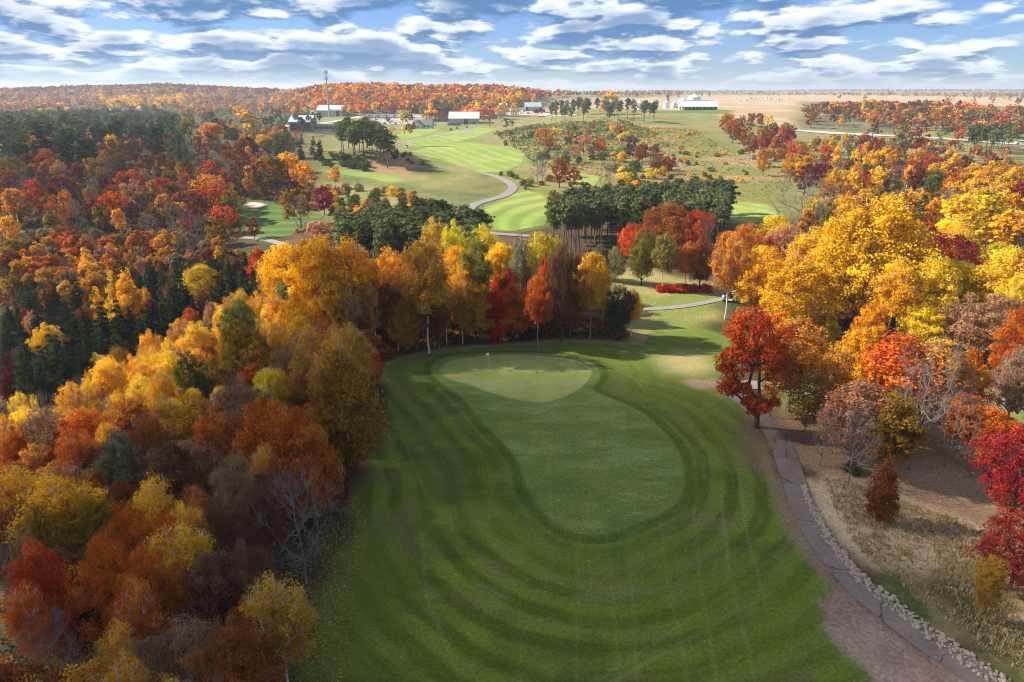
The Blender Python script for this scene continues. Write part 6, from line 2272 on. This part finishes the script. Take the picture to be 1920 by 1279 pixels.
shed(618, 219, 52, 16, 12, 5.0, 'grey_wall', 'white_roof', -.22, 'grey metal building with white roof at the foot of cell tower', door=.76)
shed(870, 232, 56, 17, 10, 6.0, 'tan_wall', 'white_roof', 0.02, 'long tan barn with white roof and dark sliding door', door=.50, name='barn')
shed(762, 206, 22, 14, 5.5, 4.0, 'pale_wall', 'white_roof', .1, 'small white shed with rounded look on the grassy bank', win=2)
shed(929, 205, 42, 14, 6, 3.0, 'pale_wall', 'blue_roof', -.05, 'long shed with blue green roof behind the yellow tree', win=3)
shed(1000, 208, 30, 16, 8, 4.5, 'tan_wall', 'green_roof', .08, 'green roofed shed in the stone yard', door=.05)
shed(672, 210, 6, 6, 6, 1.2, 'white', 'white_roof', 0, 'tiny white hut beside the grey metal building', name='hut')
shed(905, 191, 9, 8, 3, 2, 'pale_wall', 'white_roof', 0, 'small pale roof among trees above the stone yard', name='hut')
shed(260, 209, 5, 6, 6, 2, 'white', 'white_roof', 0, 'tiny white hut seen above the dark plantation', name='hut')


def house():
    r, k = site(792, 241, 'house', -.15, 'blue grey house with dark gabled roof beside the far fairway', 'house')
    w = 34 * k
    MB().house(-w / 2, 0, w / 2, 10, -.5, 3.6, 4.0).build('wall', M['siding'], r)
    MB().gable(-w / 2, 0, w / 2, 10, 3.6, 4.3, .3, .6).build('roof', M['shingle'], r)
    # front gable wing
    g_ = MB()
    x0, x1 = -w / 2 + .5, -w / 2 + 9
    xm = (x0 + x1) / 2
    g_.add([(x0, -3.5, -.5), (x1, -3.5, -.5), (x1, 1, -.5), (x0, 1, -.5), (x0, -3.5, 3.4), (x1, -3.5, 3.4), (x1, 1, 3.4), (x0, 1, 3.4), (xm, -3.5, 7.0), (xm, 5, 7.0), (x0, 5, 3.4), (x1, 5, 3.4)], [(0, 1, 5, 8, 4), (1, 2, 6, 5), (3, 0, 4, 7)])
    g_.build('front_wing', M['siding'], r)
    MB().add([(x0 - .5, -4, 3.1), (xm, -4, 7.25), (xm, 5.2, 7.25), (x0 - .5, 5.2, 3.1), (x1 + .5, -4, 3.1), (x1 + .5, 5.2, 3.1), (x0 - .5, -4, 2.8), (xm, -4, 6.95), (x1 + .5, -4, 2.8)], [(0, 1, 2, 3), (1, 4, 5, 2), (6, 7, 1, 0), (7, 8, 4, 1)]).build('wing_roof', M['shingle'], r)
    for a in (x0 + 1.6, x0 + 4.6, 1.5, 5.0):
        yy = -3.5 if a < x1 - 1 else 0
        f = MB().box(a - .1, yy - .1, .9, a + 1.7, yy - .02, 2.7).build('window', M['white'], r)
        MB().box(a, yy - .13, 1.0, a + 1.6, yy - .101, 2.6).build('pane', M['glass'], f)
    MB().box(x1 + 1.0, -.1, 0, x1 + 3.4, -.01, 2.4).build('garage_door', M['white'], r)
    MB().box(2, 5.5, 6.5, 3, 6.5, 9.4).build('chimney', M['brick'], r)


house()

# blue containers before the tan barn
for px_, w_, lab_ in ((846, 13, 'long dark blue skip at the corner of the tan barn'), (858, 11, 'second dark blue skip before the tan barn')):
    r_, k_ = site(px_, 235.5, 'skip_container', 0, lab_, 'container', 'blue skips by the barn')
    ww = w_ * k_ / 2
    MB().add([(-ww, 0, .2), (ww, 0, .2), (ww, 2.4, .2), (-ww, 2.4, .2), (-ww - .4, -.1, 2.2), (ww + .4, -.1, 2.2), (ww + .4, 2.5, 2.2), (-ww - .4, 2.5, 2.2)], [(0, 3, 2, 1), (0, 1, 5, 4), (1, 2, 6, 5), (2, 3, 7, 6), (3, 0, 4, 7), (4, 5, 6, 7)]).build('body', M['blue'], r_)
    MB().box(-ww, -.16, 1.0, ww, -.06, 1.15).box(-ww, .0, 0, -ww + .3, 2.4, .2).box(ww - .3, .0, 0, ww, 2.4, .2).build('rib', M['blue'], r_)

# farm
def silo(px, py, wpx, hpx, label, group='steel grain silos of the farm'):
    r, k = site(px, py, 'grain_silo', 0, label, 'silo', group)
    R_, h = wpx * k / 2, hpx * k
    prof = []
    for i in range(9):
        z0 = h * .68 * i / 8
        prof += [(R_, z0), (R_ * 1.008, z0 + .12)]
    MB().lathe([(R_, -.4)] + prof, 28).build('wall', M['galv'], r)
    MB().lathe([(R_ * 1.04, h * .675), (R_ * .12, h * .97), (R_ * .12, h)], 28).build('roof', M['galv'], r)
    MB().box(-.5, -R_ - .12, 0, .5, -R_ + .2, 2.0).build('door', M['silver'], r)
    lad = MB()
    for sx in (-.25, .25):
        lad.tube((R_ * .7 + sx, -R_ * .75, 0), (R_ * .7 + sx, -R_ * .75, h * .68), .04, .04, 4)
    for i in range(12):
        lad.tube((R_ * .7 - .25, -R_ * .75, h * .05 * i + .5), (R_ * .7 + .25, -R_ * .75, h * .05 * i + .5), .03, .03, 4)
    lad.build('ladder', M['silver'], r)


silo(1249, 203, 11, 15.5, 'narrow steel silo standing apart at the farm')
silo(1263.5, 203, 11, 13.5, 'short steel silo second along the farm yard')
silo(1279, 203, 18, 19.5, 'medium steel silo touching the white barn')
silo(1300.5, 197, 23, 20, 'largest steel silo rising behind the white barn')
for px_, lab_ in ((1199, 'first steel silo behind the far pine stand'), (1211, 'second steel silo behind the far pine stand'), (1224, 'third steel silo behind the far pine stand')):
    silo(px_, 206, 12, 17, lab_)


def farm_barn():
    r, k = site(1312, 206.5, 'white_barn', -.04, 'long white cattle barn with open dark front below the silos', 'barn')
    w = 66 * k
    h = 5.4 * k
    dp = 22
    x0, x1 = -w / 2, w / 2
    MB().house(x0, 1.5, x1, dp, -.5, h + 1.4, 3.2).build('wall', M['pale_wall'], r)
    MB().gable(x0, -1, x1, dp + 1, h + .9, 5.2, .3, .8).build('roof', M['white_roof'], r)
    MB().box(x0 + w * .06, 1.38, 0, x1 - .5, 1.495, h * .9).build('opening', M['dark'], r)  # dark panel over the wall, painted shade of the open front
    for i in range(10):
        a = x0 + w * .06 + i * (w * .92) / 9
        MB().box(a - .15, -.3, -.5, a + .15, 0, h + .9).build('post', M['white'], r)
    MB().box(x0 - 1.2, 5, 0, x0 - .02, 9, h).build('end_door', M['red'], r)
    MB().box(x0 + w * .05, (dp) / 2 - 1.2, h + 5.6, x1 - w * .05, (dp) / 2 + 1.2, h + 6.6).build('ridge_vent', M['white_roof'], r)


farm_barn()

# sawn stone stacked in the yard
g_ = random.Random(44)
STK = []
for i_ in range(46):
    px_, py_ = (g_.uniform(945, 1035), g_.uniform(205, 214)) if i_ < 30 else (g_.uniform(1376, 1500), g_.uniform(183, 189))
    x_, y_, z_ = hit(px_, py_)
    s_ = g_.uniform(.8, 1.6) * (1 if i_ < 30 else 1.6)
    mb_ = MB()
    zz_ = 0
    for q_ in range(g_.choice((2, 3))):
        a_ = s_ * g_.uniform(.8, 1.3)
        mb_.box(-a_, -a_ * .7, zz_, a_, a_ * .7, zz_ + s_ * .5)
        zz_ += s_ * .52
    o_ = mb_.build('stone_stack', M['pallet_stone'])
    o_.location = (x_, y_, z_)
    o_.rotation_euler = (0, 0, g_.uniform(0, 3))
    STK.append(o_)
    tag(o_, None, 'stone stack', 'stone stacks of the stone yard' if i_ < 30 else 'rock heaps on the harvested field')

ORDS = ['first', 'second', 'third', 'fourth', 'fifth', 'sixth', 'seventh', 'eighth', 'ninth', 'tenth', 'eleventh', 'twelfth', 'thirteenth', 'fourteenth', 'fifteenth', 'sixteenth']
for part_, lab_ in ((STK[:15], 'pale stack of sawn stone in the stone yard, counted from the tan barn'), (STK[15:30], 'pale stone pile along the stone yard, counted from the tan barn'), (STK[30:], 'pale rock heap on the harvested field, counted from the silos')):
    for i_, o_ in enumerate(sorted(part_, key=lambda o: o.location.x / o.location.y)):
        o_['label'] = f'{ORDS[i_]} {lab_}'

# ------------------------------------------------------------------ unseen clouds added to shade parts of the land, and the air
def cloud(gx, gy, rx, ry, rz, tau, seed, alt=650.0):
    """an unseen cumulus, shaped and placed so that its shadow falls round (gx, gy): a closed lump of mist at the height of the cloud bases"""
    t = alt / sun_vec.z
    cx, cy = gx + sun_vec.x * t, gy + sun_vec.y * t
    nu, nv = 40, 20
    vs, fs = [], []
    for j in range(nv + 1):
        ph = math.pi * (j / nv - .5)
        for i in range(nu):
            a = 2 * math.pi * i / nu
            k = 1 + .45 * (float(vnoise(math.cos(a) * 1.6 + seed, math.sin(a) * 1.6 + ph * .7, seed)) - .5) + .2 * (float(vnoise(a * 2 * math.cos(ph), ph * 4 + seed, seed + 2)) - .5) * math.cos(ph)
            e = .55
            zz = math.copysign(abs(math.sin(ph)) ** e, math.sin(ph))
            zz = zz if zz > 0 else zz * .35
            cr = abs(math.cos(ph)) ** e
            vs.append((rx * math.cos(a) * cr * k, ry * math.sin(a) * cr * k, rz * zz * k))
    for j in range(nv):
        for i in range(nu):
            i2 = (i + 1) % nu
            fs.append((j * nu + i, j * nu + i2, (j + 1) * nu + i2, (j + 1) * nu + i))
    m, tr = new_mat('shade_cloud_mist')
    out = nn(tr, 'ShaderNodeOutputMaterial')
    v = nn(tr, 'ShaderNodeVolumePrincipled')
    v.inputs['Color'].default_value = (1, 1, 1, 1)
    v.inputs['Density'].default_value = tau / (rz * 1.35 / sun_vec.z)
    v.inputs['Anisotropy'].default_value = .3
    link(tr, v.outputs[0], out.inputs['Volume'])
    me = bpy.data.meshes.new('cloud')
    me.from_pydata(vs, [], fs)
    me.polygons.foreach_set('use_smooth', [True] * len(fs))
    me.materials.append(m)
    o = link_obj('cloud', me, None, (cx, cy, alt))
    tag(o, kind='stuff')


cloud(-4, 42, 34, 47, 12, 2.8, 3)
cloud(-205, 300, 90, 110, 40, .6, 8)


def haze():
    m, tr = new_mat('haze')
    out = nn(tr, 'ShaderNodeOutputMaterial')
    v = nn(tr, 'ShaderNodeVolumePrincipled')
    v.inputs['Color'].default_value = (.86, .92, 1, 1)
    v.inputs['Density'].default_value = 0.00015
    v.inputs['Anisotropy'].default_value = .2
    link(tr, v.outputs[0], out.inputs['Volume'])
    o = MB().box(-9800, -9800, -16, 9800, 9800, 90).build('haze', m)
    tag(o, kind='stuff')


haze()
